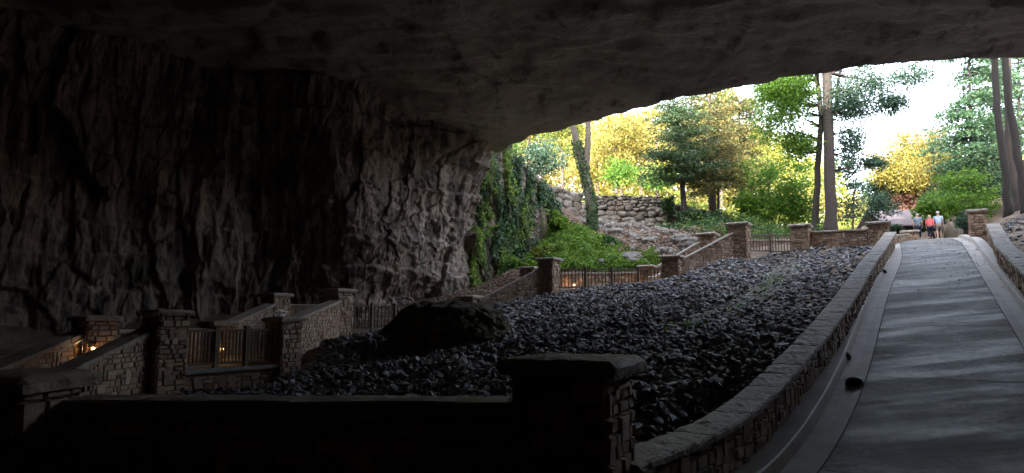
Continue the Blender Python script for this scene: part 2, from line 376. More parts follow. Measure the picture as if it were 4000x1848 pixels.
# ------------------------------------------------------------------ masonry
def stones_on(mb, A, B, botA, botB, topA, topB, nrm, rowh=(.07,.17), len_=(.12,.38), prot=(.015,.05)):
    """A,B plan ends; stones laid on the vertical face, clipped to a sloping top"""
    A = np.array(A, float); B = np.array(B, float); L = np.linalg.norm(B-A)
    if L < .05: return
    d = (B-A)/L; n3 = np.array([nrm[0], nrm[1], 0.])
    z = min(botA, botB); zmax = max(topA, topB)
    V = []; Fc = []
    bot = lambda u: botA+(botB-botA)*u/L; top = lambda u: topA+(topB-topA)*u/L
    while z < zmax:
        h = random.uniform(*rowh); u = -random.uniform(0, .1)
        while u < L:
            w = random.uniform(*len_); u0, u1 = max(u, 0), min(u+w, L); u += w
            if u1-u0 < .03: continue
            hh = h*(2 if random.random() < .2 else 1)
            z0a, z0b = max(z, bot(u0)), max(z, bot(u1)); z1a, z1b = min(z+hh, top(u0)), min(z+hh, top(u1))
            if z1a-z0a < .02 and z1b-z0b < .02: continue
            z1a = max(z1a, z0a+.004); z1b = max(z1b, z0b+.004)
            g = .006; p = random.uniform(*prot); c = .012+.2*p
            j = lambda: random.uniform(-.008, .008)
            q = [(u0+g, z0a+g), (u1-g, z0b+g), (u1-g, z1b-g), (u0+g, z1a-g)]
            qi = [(u0+g+c+j(), z0a+g+c*.7), (u1-g-c+j(), z0b+g+c*.7), (u1-g-c+j(), z1b-g-c*.7), (u0+g+c+j(), z1a-g-c*.7)]
            b = len(V)
            for (uu, zz) in q: V.append(np.array([*(A+d*uu), zz])-n3*.02)
            for (uu, zz) in qi: V.append(np.array([*(A+d*uu), zz])+n3*(p+random.uniform(-.008, .008)))
            Fc += [(b+4,b+5,b+6,b+7),(b,b+1,b+5,b+4),(b+1,b+2,b+6,b+5),(b+2,b+3,b+7,b+6),(b+3,b,b+4,b+7)]
        z += h
    if V: mb.add(np.array(V), Fc)
def rot2(v, a): c, s = math.cos(a), math.sin(a); return np.array([v[0]*c-v[1]*s, v[0]*s+v[1]*c])
def slab(mb, cx, cy, z0, z1, w, d, ang, rough=.02, dome=.03, res=.06):
    """rough-edged rectangular cap stone"""
    nx = max(5, int(w/res)); ny = max(5, int(d/res))
    U = np.linspace(-1, 1, nx); W = np.linspace(-1, 1, ny); UU, WW = np.meshgrid(U, W, indexing='ij')
    def place(UU, WW, Z, k):
        X = UU*w/2*k; Y = WW*d/2*k
        nn = fbm(np.stack([X*6+cx*9, Y*6+cy*9, Z*8], -1), 3)
        X = X*(1+rough/w*nn*2); Y = Y*(1+rough/d*nn*2)
        c, s = math.cos(ang), math.sin(ang)
        return np.stack([cx+X*c-Y*s, cy+X*s+Y*c, Z], -1)
    r2 = np.maximum(np.abs(UU), np.abs(WW))
    zt = z1+dome*(1-r2**3) - .35*(z1-z0)*np.clip((r2-.93)/.07, 0, 1) + rough*.5*fbm(np.stack([UU*w*5+cx, WW*d*5+cy, UU*0], -1), 3)
    T = place(UU, WW, zt, 1.0); Bm = place(UU, WW, np.full_like(zt, z0), .97)
    F1 = gridF(nx, ny); nv = nx*ny
    Fc = [tuple(f) for f in F1] + [tuple(f[::-1]+nv) for f in F1]
    ring = [i*ny for i in range(nx)]+[(nx-1)*ny+j for j in range(1, ny)]+[i*ny+ny-1 for i in range(nx-2, -1, -1)]+[j for j in range(ny-2, 0, -1)]
    m = len(ring)
    Fc += [(ring[i], ring[(i+1) % m], ring[(i+1) % m]+nv, ring[i]+nv) for i in range(m)]
    mb.add(np.concatenate([T.reshape(-1, 3), Bm.reshape(-1, 3)]), Fc)
GRID = math.atan2(ty, tx)-math.pi/2   # the stairs and ramp share one grid direction
def pillar(px, pytop, Y, label, zbot, w=.88, capw=1.12, ang=GRID, name='stone_pillar', capt=.13, small=1.0, group=None):
    x, y = P(px, pytop+30, Y)[:2]; zt = ZZ(pytop, Y, px)
    t = empty(name, (x, y, zbot), label, 'pillar', group)
    mb = MB(); core = MB(); cpb = MB()
    hw = w/2; zc = zt-capt
    dirs = [rot2((1,0), ang), rot2((0,1), ang)]
    for sx, sy in ((0,-1),(1,0),(0,1),(-1,0)):
        n = sx*dirs[0]+sy*dirs[1]; d = np.array([-n[1], n[0]]); c = np.array([x, y])+n*(hw-.05)
        stones_on(mb, c-d*hw*.97, c+d*hw*.97, zbot, zbot, zc, zc, n, rowh=(.07*small,.17*small), len_=(.13*small,.36*small), prot=(.03,.07))
    core.box((x, y, (zbot+zc)/2), (w-.1, w-.1, zc-zbot), [[*dirs[0],0],[*dirs[1],0],[0,0,1]])
    sh = core.build('shaft', M['mortar'], t); mb.build('stone_facing', M['wall'], sh)
    slab(cpb, x, y, zc, zt, capw, capw, ang, rough=.025); cpb.build('cap', M['cap'], t)
    return t, np.array([x, y]), zt
def wall(A, B, topA, topB, botA, botB, label, th=.42, cap=True, name='stone_wall', capt=.09, small=1.0, over=.06):
    A = np.array(A, float); B = np.array(B, float); d = (B-A)/np.linalg.norm(B-A); n = np.array([d[1], -d[0]])
    t = empty(name, ((A[0]+B[0])/2, (A[1]+B[1])/2, min(botA, botB)), label, 'wall')
    mb = MB(); hw = th/2-.04
    tA, tB = topA-capt, topB-capt
    rw = dict(rowh=(.07*small,.18*small), len_=(.12*small,.4*small))
    stones_on(mb, A+n*hw, B+n*hw, botA, botB, tA, tB, n, **rw)
    stones_on(mb, B-n*hw, A-n*hw, botB, botA, tB, tA, -n, **rw)
    core = MB()
    Vc = [(*(A+n*hw), botA),(*(B+n*hw), botB),(*(B-n*hw), botB),(*(A-n*hw), botA),(*(A+n*hw), tA),(*(B+n*hw), tB),(*(B-n*hw), tB),(*(A-n*hw), tA)]
    core.add(Vc, [(0,3,2,1),(4,5,6,7),(0,1,5,4),(1,2,6,5),(2,3,7,6),(3,0,4,7)])
    c0 = core.build('wall_core', M['mortar'], t); mb.build('stone_facing', M['wall'], c0)
    if cap:
        cb = MB(); L = np.linalg.norm(B-A); k = max(1, round(L/.75)); e = th/2+over
        for i in range(k):
            u0, u1 = i/k+.004/L, (i+1)/k-.004/L
            a, b = A+(B-A)*u0, A+(B-A)*u1; za, zb = topA+(topB-topA)*u0, topA+(topB-topA)*u1
            j = [random.uniform(-.012, .012) for _ in range(8)]; r = .025
            Vv = [(*(a+n*(e+j[0])), za-capt),(*(b+n*(e+j[1])), zb-capt),(*(b-n*(e+j[2])), zb-capt),(*(a-n*(e+j[3])), za-capt),
                  (*(a+n*(e+j[0]-.004)), za-r),(*(b+n*(e+j[1]-.004)), zb-r),(*(b-n*(e+j[2]-.004)), zb-r),(*(a-n*(e+j[3]-.004)), za-r),
                  (*(a+n*(e-r)), za+j[4]*.5),(*(b+n*(e-r)), zb+j[5]*.5),(*(b-n*(e-r)), zb+j[6]*.5),(*(a-n*(e-r)), za+j[7]*.5)]
            cb.add(Vv, [(0,3,2,1),(8,9,10,11),(0,1,5,4),(1,2,6,5),(2,3,7,6),(3,0,4,7),(4,5,9,8),(5,6,10,9),(6,7,11,10),(7,4,8,11)])
        cb.build('cap', M['cap'], t)
    return t
def curved_wall(f_in, s0, s1, side, label, top_dz=.76, bot_dz=.1, th=.40, name='curved_stone_wall', step=.5):
    """wall along the ramp; f_in(s) = lateral position of its walkway-side cap edge"""
    S = np.arange(s0, s1+.01, step); cap_w = th+.1; t0 = None
    pts = []
    for s in S:
        l = float(f_in(s)); dl = float(f_in(s+.1)-f_in(s-.1))/.2; pts.append((s, l, dl))
    cxy = []
    for s, l, dl in pts:
        x, y = xy(s, l); tv = np.array([tx+ty*dl, ty-tx*dl]); tv /= np.linalg.norm(tv); nv = np.array([tv[1], -tv[0]])*side  # towards the walkway
        cxy.append((np.array([x, y]), nv, float(hs(s))))
    m = cxy[len(cxy)//2]
    t = empty(name, (m[0][0], m[0][1], m[2]), label, 'wall')
    mb = MB(); core = MB(); cb = MB(); caps = []
    for i in range(len(cxy)-1):
        (p, n, h), (q, n2, h2) = cxy[i], cxy[i+1]
        a, b = p-n*.09, q-n2*.09; a2, b2 = p-n*(cap_w-.05), q-n2*(cap_w-.05)
        d = (b-a)/np.linalg.norm(b-a)
        stones_on(mb, a, b, h+bot_dz, h2+bot_dz, h+top_dz-.1, h2+top_dz-.1, n, prot=(.01,.045))
        stones_on(mb, b2, a2, h2-.5, h-.5, h2+top_dz-.1, h+top_dz-.1, -n, prot=(.01,.045))
        core.add([(*a, h-.5),(*b, h2-.5),(*b2, h2-.5),(*a2, h-.5),(*a, h+top_dz-.1),(*b, h2+top_dz-.1),(*b2, h2+top_dz-.1),(*a2, h+top_dz-.1)],
                 [(0,3,2,1),(4,5,6,7),(0,1,5,4),(1,2,6,5),(2,3,7,6),(3,0,4,7)])
    # capping stones: rough mortared slabs, finely gridded so the top and edge are uneven
    fine = np.arange(s0, s1, .06); K = 9
    seg = 0; nxt = s0
    start = 0
    lens = []
    while nxt < s1: e = min(nxt+random.uniform(.5, .85), s1); lens.append((nxt, e)); nxt = e
    for (a, b) in lens:
        Sg = np.linspace(a+.008, b-.008, max(3, int((b-a)/.07))); rows = []
        hj = random.uniform(-.005, .005)
        for s in Sg:
            l = float(f_in(s)); dl = float(f_in(s+.1)-f_in(s-.1))/.2; x, y = xy(s, l)
            tv = np.array([tx+ty*dl, ty-tx*dl]); tv /= np.linalg.norm(tv); nv = np.array([tv[1], -tv[0]])*side
            h = float(hs(s))+top_dz+hj
            prof = [(-.03, -.1),(0, -.085),(.0, -.03),(-.02, -.004)] + [(-cap_w*k, 0) for k in (.2,.35,.5,.65,.8)] + [(-cap_w+.02, -.004),(-cap_w, -.03),(-cap_w, -.085),(-cap_w+.03, -.1)]
            for (o, z) in prof: rows.append((x+nv[0]*o, y+nv[1]*o, h+z))
        Vv = np.array(rows); nn = fbm(Vv*7, 3); np_ = 13
        endm = np.repeat(np.minimum(np.arange(len(Sg)), np.arange(len(Sg))[::-1]) == 0, np_)
        Vv[:, 2] += .014*nn + .009*fbm(Vv*22, 2) - .012*endm; Vv[:, 0] += .016*nn; Vv[:, 1] += .012*fbm(Vv*7+5, 3)
        Fc = [tuple(f) for f in gridF(len(Sg), np_)]+[tuple(range(np_)), tuple(range((len(Sg)-1)*np_+np_-1, (len(Sg)-1)*np_-1, -1))]
        cb.add(Vv, Fc)
    c0 = core.build('wall_core', M['mortar'], t); mb.build('stone_facing', M['wall'], c0); cb.build('cap', M['cap'], t)
    return t
curved_wall(WL, 6.0, 37.2, 1, 'long low curving stone wall with rough slab cap on the left of the ramp')
WR, wr0, wr1 = fit([(3805,864),(3856,947),(3920,1030),(4000,1145)], dz=.86, deg=1)
print('WR', wr0, wr1, [float(WR(s)-RJ(s)) for s in (10, 20, 30, 36)])
curved_wall(lambda s: np.maximum(WR(s), RJ(s)+GW+.1), 8, 37.5, -1, 'low straight stone wall with slab cap along the right edge of the ramp', top_dz=.86)

# foreground
pillar(2243, 1400, 6.35, 'big dark stone pillar with broad rough cap in the foreground', -.3, w=.9, capw=1.1, ang=R(-24), capt=.13, small=1.0)
pillar(60, 1462, 6.3, 'unlit stone pillar in the black lower left corner of the photo', -.3, w=.8, capw=1.0, ang=R(-5))
ax_, ay_ = XY(2100, 6.45); bx_, by_ = XY(240, 6.45)
wall((bx_, by_+.12), (ax_, ay_+.0), ZZ(1560, 6.4), ZZ(1562, 6.4), -.3, -.3, 'long black stone wall across the bottom of the photo', th=.4)

# stair structure -----------------------------------------------------------
def W2(p): return np.array(XY(*p))
def fence(A, B, zA, zB, h, label, nsec, nb, botz=None, ends=(True, True), timber='timber'):
    A = np.array(A, float); B = np.array(B, float)
    t = empty('railing', ((A[0]+B[0])/2, (A[1]+B[1])/2, min(zA, zB)), label, 'railing')
    d = B-A; m = M[timber]
    for nm, hh, sz in (('top_rail', h, .07), ('bottom_rail', .12, .06)):
        b = MB(); b.bar((*A, zA+hh), (*B, zB+hh), .09, sz); b.build(nm, m, t)
    for i in range(nsec+1):
        if (i == 0 and not ends[0]) or (i == nsec and not ends[1]): continue
        p = A+d*i/nsec; z = zA+(zB-zA)*i/nsec; b = MB(); b.box((*p, z+(h+.1)/2), (.12, .12, h+.1), [[*rot2((1,0), GRID),0],[*rot2((0,1), GRID),0],[0,0,1]])
        b.box((*p, z+h+.11), (.14, .14, .03), [[*rot2((1,0), GRID),0],[*rot2((0,1), GRID),0],[0,0,1]]); b.build('post', m, t)
    for i in range(nsec):
        for k in range(nb):
            u = (i+(k+.8)/(nb+.6))/nsec
            p = A+d*u; z = zA+(zB-zA)*u; b = MB(); b.box((*p, z+.12+(h-.12)/2), (.042, .042, h-.12), [[*rot2((1,0), GRID),0],[*rot2((0,1), GRID),0],[0,0,1]])
            b.build('baluster', m, t)
    return t
G = -2.0
_, p1, z1 = pillar(648, 1214, 18.0, 'tall lit stone pillar at the left end of the lower stair railing', -.6, w=.86, capw=1.06)
_, pa, za = pillar(1110, 1240, 21.2, 'short stone pier at the right end of the lower stair railing', -.2, w=.8, capw=.95)
_, p2, z2 = pillar(1322, 1130, 30.0, 'stone pillar left of the middle railing, beside the mossy boulder', .9, w=.95, capw=1.2)
_, pb, zb = pillar(1835, 1156, 35.0, 'low stone pier just behind the top of the mossy boulder', 1.6, w=.85, capw=1.12)
_, p3, z3 = pillar(2145, 1010, 36.0, 'stone pillar at the left end of the long upper railing', 2.6, w=.92, capw=1.2)
_, pc, zc_ = pillar(2628, 1000, 37.0, 'squat stone pier at the right end of the long upper railing', 3.2, w=1.0, capw=1.22)
_, p4, z4 = pillar(2888, 873, 37.5, 'tall stone pillar on the left of the small top gate', 4.2, w=.98, capw=1.22)
_, p5, z5 = pillar(3128, 880, 38.0, 'stone pillar on the right of the small top gate', 4.3, w=.98, capw=1.22)
_, p6, z6 = pillar(3432, 870, 35.6, 'stone pillar where the left ramp wall ends', 4.0, w=.98, capw=1.24)
# inner row
_, q1, y1 = pillar(372, 1236, 19.2, 'stone pillar with a glowing lamp on its face at far left', -.4, w=.86, capw=1.05)
_, q0, y0 = pillar(852, 1256, 23.6, 'stone pier half hidden behind the lower stair railing', .4, w=.85, capw=1.02)
_, q2, y2 = pillar(1077, 1147, 31.5, 'inner stone pillar left of the highest lit pillar, behind the steel handrail', 1.6, w=.95, capw=1.2)
_, qd, yd = pillar(2072, 1044, 38.6, 'low inner stone pier behind the sloping dark stair wall', 2.6, w=.9, capw=1.1)
_, qe, ye = pillar(2530, 1038, 40.0, 'low inner stone pier behind the right end of the long railing', 3.2, w=.8, capw=1.05)
_, qf, yf = pillar(2765, 913, 40.5, 'reddish inner stone pier below the leaf-covered slope', 4.6, w=.95, capw=1.2)

def sw(a, b, za_, zb_, ba, bb, label, **k): return wall(a, b, za_, zb_, ba, bb, label, **k)
# outer walls
a = W2((190, 14.0)); sw(a, p1+np.array((-.35,-.2)), ZZ(1475, 14.0, 190), ZZ(1283, 17.7, 575), -.8, -.8, 'sloping stair wall left of the tall lit pillar, lowest outer flight')
fz = ZZ(1470, 18.2, 730)-.0
d_ = (pa-p1)/np.linalg.norm(pa-p1)
fa, fb = p1+d_*.45, pa-d_*.42; zf0, zf1 = ZZ(1456, 18.3, 735), ZZ(1440, 20.8, 1060); zf0 = zf1 = (zf0+zf1)/2
sw(fa, fb, zf0-.0, zf1-.0, -.6, -.2, 'lit stone wall below the lower stair railing', cap=False, th=.5)
mbx = MB(); nn_ = np.array([d_[1], -d_[0]]); mbx.bar((*(fa), zf0+.05), (*(fb), zf1+.05), .62, .1)
tag(mbx.build('ledge', M['concrete']), 'grey concrete ledge under the lower stair railing', 'ledge')
fence(fa+nn_*.1, fb+nn_*.1, zf0+.1, zf1+.1, 1.03, 'lower stair railing of brown balusters between lit stone pillars', 3, 8, ends=(False, False), timber='steelpaint' if 'steelpaint' in M else 'timber')
sw(pa+np.array((-.02,.4)), p2+np.array((0,-.45)), ZZ(1247, 21.6, 1150), ZZ(1172, 29.5, 1300), -.1, 1.0, 'lit sloping stair wall between the short pier and the pillar near the boulder')
f2a, f2b = p2+rot2((.48,0), R(42)), W2((1790, 34.0))
zz = ZZ(1292, 30.2, 1380); fence(f2a, f2b, zz, zz, 1.1, 'middle stair railing running behind the mossy boulder', 5, 6, ends=(False, True))
sw(f2a, f2b, zz, zz, zz-1.3, zz-1.0, 'low kerb wall under the middle stair railing', cap=False, th=.4)
sw(pb+np.array((.4,0)), p3+np.array((-.44,0)), ZZ(1172, 35.2, 1880), ZZ(1045, 36, 2108), 1.6, 1.9, 'dark sloping stair wall between the boulder and the long upper railing')
f3a, f3b = p3+np.array((.5,.05)), pc+np.array((-.5,0)); z3a = ZZ(1132, 36, 2190); z3b = z3a+.32
mbx = MB()
fence(f3a, f3b, z3a, ZZ(1052, 37, 2590)-1.1, 1.1, 'long upper railing with four bays above the rock pile', 4, 7, ends=(False, False))
sw(f3a+np.array((0,.05)), f3b+np.array((0,.05)), z3a+.02, ZZ(1052, 37, 2590)-1.1, z3a-1, z3a-1, 'low footing wall under the long upper railing', cap=False, th=.36)
sw(pc+np.array((.45,0)), p4+np.array((-.46,-.1)), ZZ(1012, 37, 2672), ZZ(908, 37.4, 2855), 2.8, 3.6, 'sloping stair wall rising to the small top gate')
f4a, f4b = p4+np.array((.5,.1)), p5+np.array((-.5,0)); z4a = ZZ(990, 37.8, 3000)
def gate():
    t = fence(f4a, f4b, z4a, z4a, 1.02, 'small dark wooden railing between the two top pillars', 2, 7, ends=(False, False)); return t
gate()
sw(p5+np.array((.5,-.05)), p6+np.array((-.48,.1)), ZZ(905, 38, 3175), ZZ(896, 35.8, 3385), 4.0, 4.0, 'level stone wall between the top pillars beneath the two big trunks')
a7 = P(3478, 950, 36.2)[:2]; b7 = P(3536, 940, 42.5)[:2]
sw(a7, b7, ZZ(918, 36.2, 3480), ZZ(913, 42.5, 3536), 5.0, 5.4, 'short low stone wall beyond the end of the ramp wall')
pillar(3556, 903, 42.8, 'small stone pier beside the walkers', 5.6, w=.85, capw=1.1)
pillar(3816, 822, 35.2, 'dark stone pillar at the top of the right ramp wall', 4.6, w=.76, capw=.96)
# inner walls
a = W2((-60, 15.0)); sw(a, q1+np.array((-.3,-.3)), ZZ(1455, 15.0, -60), ZZ(1296, 18.9, 290), -.8, -.8, 'sloping inner stair wall at the far left edge')
sw(q1+np.array((.3,.3)), q0+np.array((-.3,-.3)), ZZ(1288, 19.2), ZZ(1288, 19.2), -.3, -.2, 'level inner stone wall behind the lower stair railing')
sw(q0+np.array((0,.4)), q2+np.array((-.1,-.5)), ZZ(1268, 24, 890), ZZ(1186, 31, 1050), .2, 1.2, 'sloping inner stair wall behind the steel handrail')
sw(q2+np.array((.3,.3)), W2((1340, 33.5)), ZZ(1188, 31.8, 1140), ZZ(1188, 31.8, 1140), 1.2, 1.4, 'level inner wall behind the highest lit pillar')
sw(W2((1400, 34.5)), W2((1790, 37.0)), ZZ(1245, 35), ZZ(1240, 36), 1.0, 1.4, 'inner landing wall behind the middle railing')
sw(qd+np.array((.4,.0)), qe+np.array((-.4,0)), ZZ(1069, 38.8, 2150), ZZ(1063, 40, 2500), 2.4, 2.6, 'long inner landing wall seen through the upper railing')
sw(qe+np.array((.35,0)), qf+np.array((-.42,0)), ZZ(1046, 40, 2565), ZZ(938, 40.4, 2740), 3.0, 4.2, 'sloping inner stair wall at the foot of the leafy slope')
sw(W2((2930, 41)), W2((3160, 41)), ZZ(938, 41), ZZ(936, 41), 4.6, 4.6, 'inner landing wall seen through the small top railing')
# landings and steps between the two rows
def steps(A, B, zA, zB, w, n, label):
    A = np.array(A); B = np.array(B); d = (B-A); L = np.linalg.norm(d); d = d/L; nn = np.array([-d[1], d[0]])
    b = MB()
    for i in range(n):
        c = A+d*L*(i+.5)/n; z = zA+(zB-zA)*(i+1)/n
        b.box((*c, z-.4), (L/n+.002*(i % 2), w, .8+.001*i), [[*d,0],[*nn,0],[0,0,1]])
    tag(b.build('stairs', M['concrete']), label, 'stairs')
mid = lambda a, b: (a+b)/2
steps(W2((120,15.2)), mid(p1, q1)+np.array((.1,-.2)), .1, .55, 2.2, 6, 'lowest concrete stair flight between the dark left walls')
steps(mid(p1, q1)+np.array((0,0)), mid(pa, q0), .56, .58, 2.0, 1, 'lower stair landing behind the lower railing')
steps(mid(pa, q0), mid(p2, q2), .6, 1.5, 1.9, 10, 'concrete stair flight rising towards the rock wall')
steps(mid(pb, qd)+np.array((-.6,-.6)), mid(p3, qd)+np.array((.3,.2)), 1.9, 3.3, 1.9, 8, 'concrete stair flight behind the dark sloping wall')
steps(mid(p3, qd)+np.array((.2,.2)), mid(pc, qe), z3a-.05, z3a-.04, 2.4, 1, 'upper stair landing behind the long railing')
steps(mid(pc, qe), mid(p4, qf), 3.9, 5.2, 2.2, 9, 'top concrete stair flight')

# lamps
def lamp(px, py, Y, nrm, label, e=30):
    c = P(px, py, Y); t = empty('wall_lamp', c, label, 'lamp', None)
    n = np.array([nrm[0], nrm[1], 0.]); n /= np.linalg.norm(n); s = np.array([-n[1], n[0], 0])
    b = MB(); b.box(c-n*.03, (.03, .12, .16), [n, s, [0,0,1]]); b.box(c+n*.03+np.array((0,0,.09)), (.14, .14, .02), [n, s, [0,0,1]]); b.build('housing', M['joint'], t)
    V, Fc = ico(2); bb = MB(); bb.add(V*.038+c+n*.03, Fc); bb.build('bulb', M['bulb'], t, True)
    l = bpy.data.lights.new('lamp_light', 'POINT'); l.energy = e; l.color = (1, .55, .22); l.shadow_soft_size = .05
    lo = bpy.data.objects.new('lamp_light', l); COL.objects.link(lo); lo.parent = t; lo.location = tuple(n*.14)
def ico(sub):
    import bmesh
    bm = bmesh.new(); bmesh.ops.create_icosphere(bm, subdivisions=sub, radius=1.0)
    V = np.array([v.co[:] for v in bm.verts]); Fc = [tuple(v.index for v in f.verts) for f in bm.faces]; bm.free(); return V, Fc
m_, nt_, b_ = newmat('lamp_glow'); b_.inputs['Emission Color'].default_value = (1, .45, .12, 1); b_.inputs['Emission Strength'].default_value = 5; M['bulb'] = m_
g2 = rot2((0,-1), GRID)
nL = rot2((1,0), GRID)
lamp(362, 1362, 18.72, nL, 'glowing orange lamp low on the far left pillar', .14)
lamp(866, 1364, 22.6, nL, 'glowing orange lamp behind the lower stair railing', .35)
lamp(2243, 1113, 38.5, (0,-1), 'left glowing lamp behind the long upper railing', 1.6)
lamp(2538, 1103, 39.3, (0,-1), 'right glowing lamp behind the long upper railing', 1)
# handrails
def handrail(pts, label, drops=(), mt='steel', rad=.024):
    t = empty('handrail', pts[0], label, 'handrail'); b = MB(); b.tube(pts, rad, 8); b.build('rail', M[mt], t)
    for q in drops:
        b = MB(); b.tube([q, (q[0], q[1], q[2]-.9)], .02, 8); b.build('post', M[mt], t)
h1, h2_, h3, h4 = P(962, 1282, 21.5), P(1088, 1211, 27.0), P(1124, 1219, 27.6), P(1103, 1238, 27.3)
handrail([h1, h2_, h3, h4], 'bright steel handrail rising above the lower stair railing', [h1, h2_*.5+h1*.5, h2_])
h1, h2_ = P(225, 1378, 16.6), P(322, 1325, 18.0); handrail([h1, h2_, h2_+np.array((.15,.1,-.02))], 'dim steel handrail by the far left lamp', [h1, h2_])
h1, h2_, h3 = P(2532, 1081, 38.0), P(2556, 1081, 38.2), P(2590, 1062, 38.6); handrail([h1, h2_, h3], 'short steel handrail behind the right end of the long railing', [h1, h3])
h1, h2_ = P(2860, 868, 40.0), P(3010, 905, 40.5); handrail([P(2800, 842, 42), h1, h2_], 'thin dark rail line sloping behind the small top railing', [h1, h2_], 'joint', .014)

# ------------------------------------------------------------------ cave shell
def catmull(pts, n):
    pts = np.array(pts, float); seg = np.r_[0, np.cumsum(np.linalg.norm(np.diff(pts[:, :2], axis=0), axis=1))]
    t = np.linspace(0, seg[-1], n); out = []
    for k in range(pts.shape[1]):
        y = pts[:, k]; m = np.gradient(y, seg); i = np.clip(np.searchsorted(seg, t)-1, 0, len(seg)-2)
        h = seg[i+1]-seg[i]; u = (t-seg[i])/h
        out.append((2*u**3-3*u**2+1)*y[i]+(u**3-2*u**2+u)*h*m[i]+(-2*u**3+3*u**2)*y[i+1]+(u**3-u**2)*h*m[i+1])
    return np.stack(out, 1), seg[-1]
LIPH = 10.5+EYE
lip_px = [(1925,598),(2065,536),(2200,498),(2329,466),(2500,419),(2733,365),(2950,326),(3261,280),(3727,236),(4000,227)]
lip = []
for px, py in lip_px:
    d = ray(px, py); Y = (LIPH-EYE)/d[2]; lip.append((d[0]*Y, Y))
print('LIP', [tuple(round(a, 1) for a in q) for q in lip])
lip = [(-30, 56), (-14, 48.5), (-6, 45)] + lip + [(24, 25.6), (27.5, 23.2), (29.3, 19), (29.5, 8), (29.5, -6)]  # unseen right-hand end, placed to set how much daylight enters
# rock wall: plan curve, base z, top z
RWP = [(27,24.2,3,17,0),(28.6,18,2,18,0),(28.6,8,0,18,0),(22,-8,0,18,0),(5,-16,-1,18,0),(-14,-10,-1,18,0),(-25,4,-1,17,0),(-26.5,15,-1,15,0),(-23.5,24,.5,14,0)]  # unseen right-hand points close the side to trim the light inside
for px, py, Y, top in ((150,1262,29.0,14.5),(500,1248,31.5,15),(900,1228,33.5,15.3),(1200,1205,35.2,15),(1500,1180,37,14.3),(1700,1160,38.8,13.6),(1830,1140,41,13.3)):
    x, y = XY(px, Y); RWP.append((x, y, ZZ(py, Y, px)-3.5, top, 1))
RWP += [(*XY(1905, 43.0), 3.5, ZZ(560, 43.0), 2),(*XY(1985, 44.0), 4.0, ZZ(590, 44), 2),(*XY(2075, 45.5), 4.2, ZZ(665, 45.5), 2),(*XY(2140, 47.0), 5, ZZ(720, 47), 2),(*XY(2185, 49), 5.5, ZZ(790, 49), 2),(*XY(2200, 52), 7, ZZ(800, 52), 2)]
nu = 1350
cur, Ltot = catmull(RWP, nu)
# put more columns where the photo looks
tt = np.linspace(0, 1, nu); dens = 1+4.5*(cur[:, 4] > .4); cd = np.cumsum(dens); cd = (cd-cd[0])/(cd[-1]-cd[0])
tq = np.interp(np.linspace(0, 1, nu), cd, tt); cur = np.stack([np.interp(tq, tt, cur[:, k]) for k in range(5)], 1); arc = tq*Ltot
T = np.gradient(cur[:, :2], axis=0); T /= np.linalg.norm(T, axis=1)[:, None]
Nw = np.stack([T[:, 1], -T[:, 0]], 1)   # into the cave
nv_ = 190; vv = np.linspace(0, 1, nv_)
A_, Vv_ = np.meshgrid(arc, vv, indexing='ij')
Z = cur[:, 2][:, None]*(1-vv)+cur[:, 3][:, None]*vv
cave = np.clip(1.6-cur[:, 4], 0, 1)[:, None]
over = cave*(2.6*np.clip((vv-.55)/.45, 0, 1)**2.0)+cave*.9*np.clip((.3-vv)/.3, 0, 1)**1.5*1.0
def st3(a, b, c=0.0): return np.stack([a, b, A_*0+c], -1)
wob = .7*fbm(st3(A_*.16, Z*.16, 2), 3)
over = over
big = fbm(st3(A_*.12, Z*.14, 8), 3)
bil = np.abs(vnoise(st3(A_*.34+wob, Z*.05, 3)))+.5*np.abs(vnoise(st3(A_*.85+wob, Z*.11, 5)))+.25*np.abs(vnoise(st3(A_*2.1+wob, Z*.25, 6)))
med = fbm(st3(A_*.42, Z*.33, 31), 4, .55); fine = fbm(st3(A_*1.6, Z*.8, 1), 5, .6)
low = np.clip(1.2-(Z-EYE)/6.5, 0, 1); pxw = 2000+F*cur[:, 0]/np.maximum(cur[:, 1], 1)
rt = (np.clip((pxw-1150)/300, 0, 1)*(cur[:, 1] > 25))[:, None]; bl = np.clip(low*.4+rt*.7, 0, 1)
wu, wv = A_+.22*med+.10*fine, Z+.25*fbm(st3(A_*.3, Z*.4, 15), 3)+.08*fine
vert = wfacet(wu*.30, wv*.10, 1)*1.1+wfacet(wu*.85, wv*.20, 2)*.42+wfacet(wu*2.3, wv*.5, 3)*.16+wfacet(wu*5.2, wv*1.6, 9)*.06
blkf = wfacet(wu*.36, wv*.30, 4)*.75+wfacet(wu*.9, wv*1.3, 5)*.30+wfacet(wu*2.6, wv*4.2, 6)*.14+wfacet(wu*6, wv*8, 7)*.06
# a blunt buttress half way along, behind which the cave runs back into the dark
butt = 1.5*np.exp(-((pxw-1330)/190.)**2)*(cur[:, 1] > 25)-.5*np.exp(-((pxw-900)/260.)**2)*(cur[:, 1] > 25)
ledge = (((Z+.35*fbm(st3(A_*.12, Z*.3, 51), 3))*.62) % 1); ledge = .30*(ledge-np.clip((ledge-.9)/.1, 0, 1))*(.4+.6*np.clip(fbm(st3(A_*.3, Z*.2, 52), 2)+.4, 0, 1))
D = over+.9*big+.24*bil*(1-.8*bl)+.20*med+.05*fine+vert*.8*(1-bl)+blkf*bl*1.1+ledge+butt[:, None]
D = np.where(cave > .5, D, (.35*big+.3*med+.08*fine+.5*blkf-.35)*(1-cave)+D*cave)
X = cur[:, 0][:, None]+Nw[:, 0][:, None]*D; Y = cur[:, 1][:, None]+Nw[:, 1][:, None]*D
Zd = Z+.08*fbm(st3(A_*.8, Z*.8, 21), 3)
RW = np.stack([X, Y, Zd], -1)
tag(mesh('rock_wall', RW, gridF(nu, nv_), M['rock'], smooth=True), kind='structure')
RWN = Nw

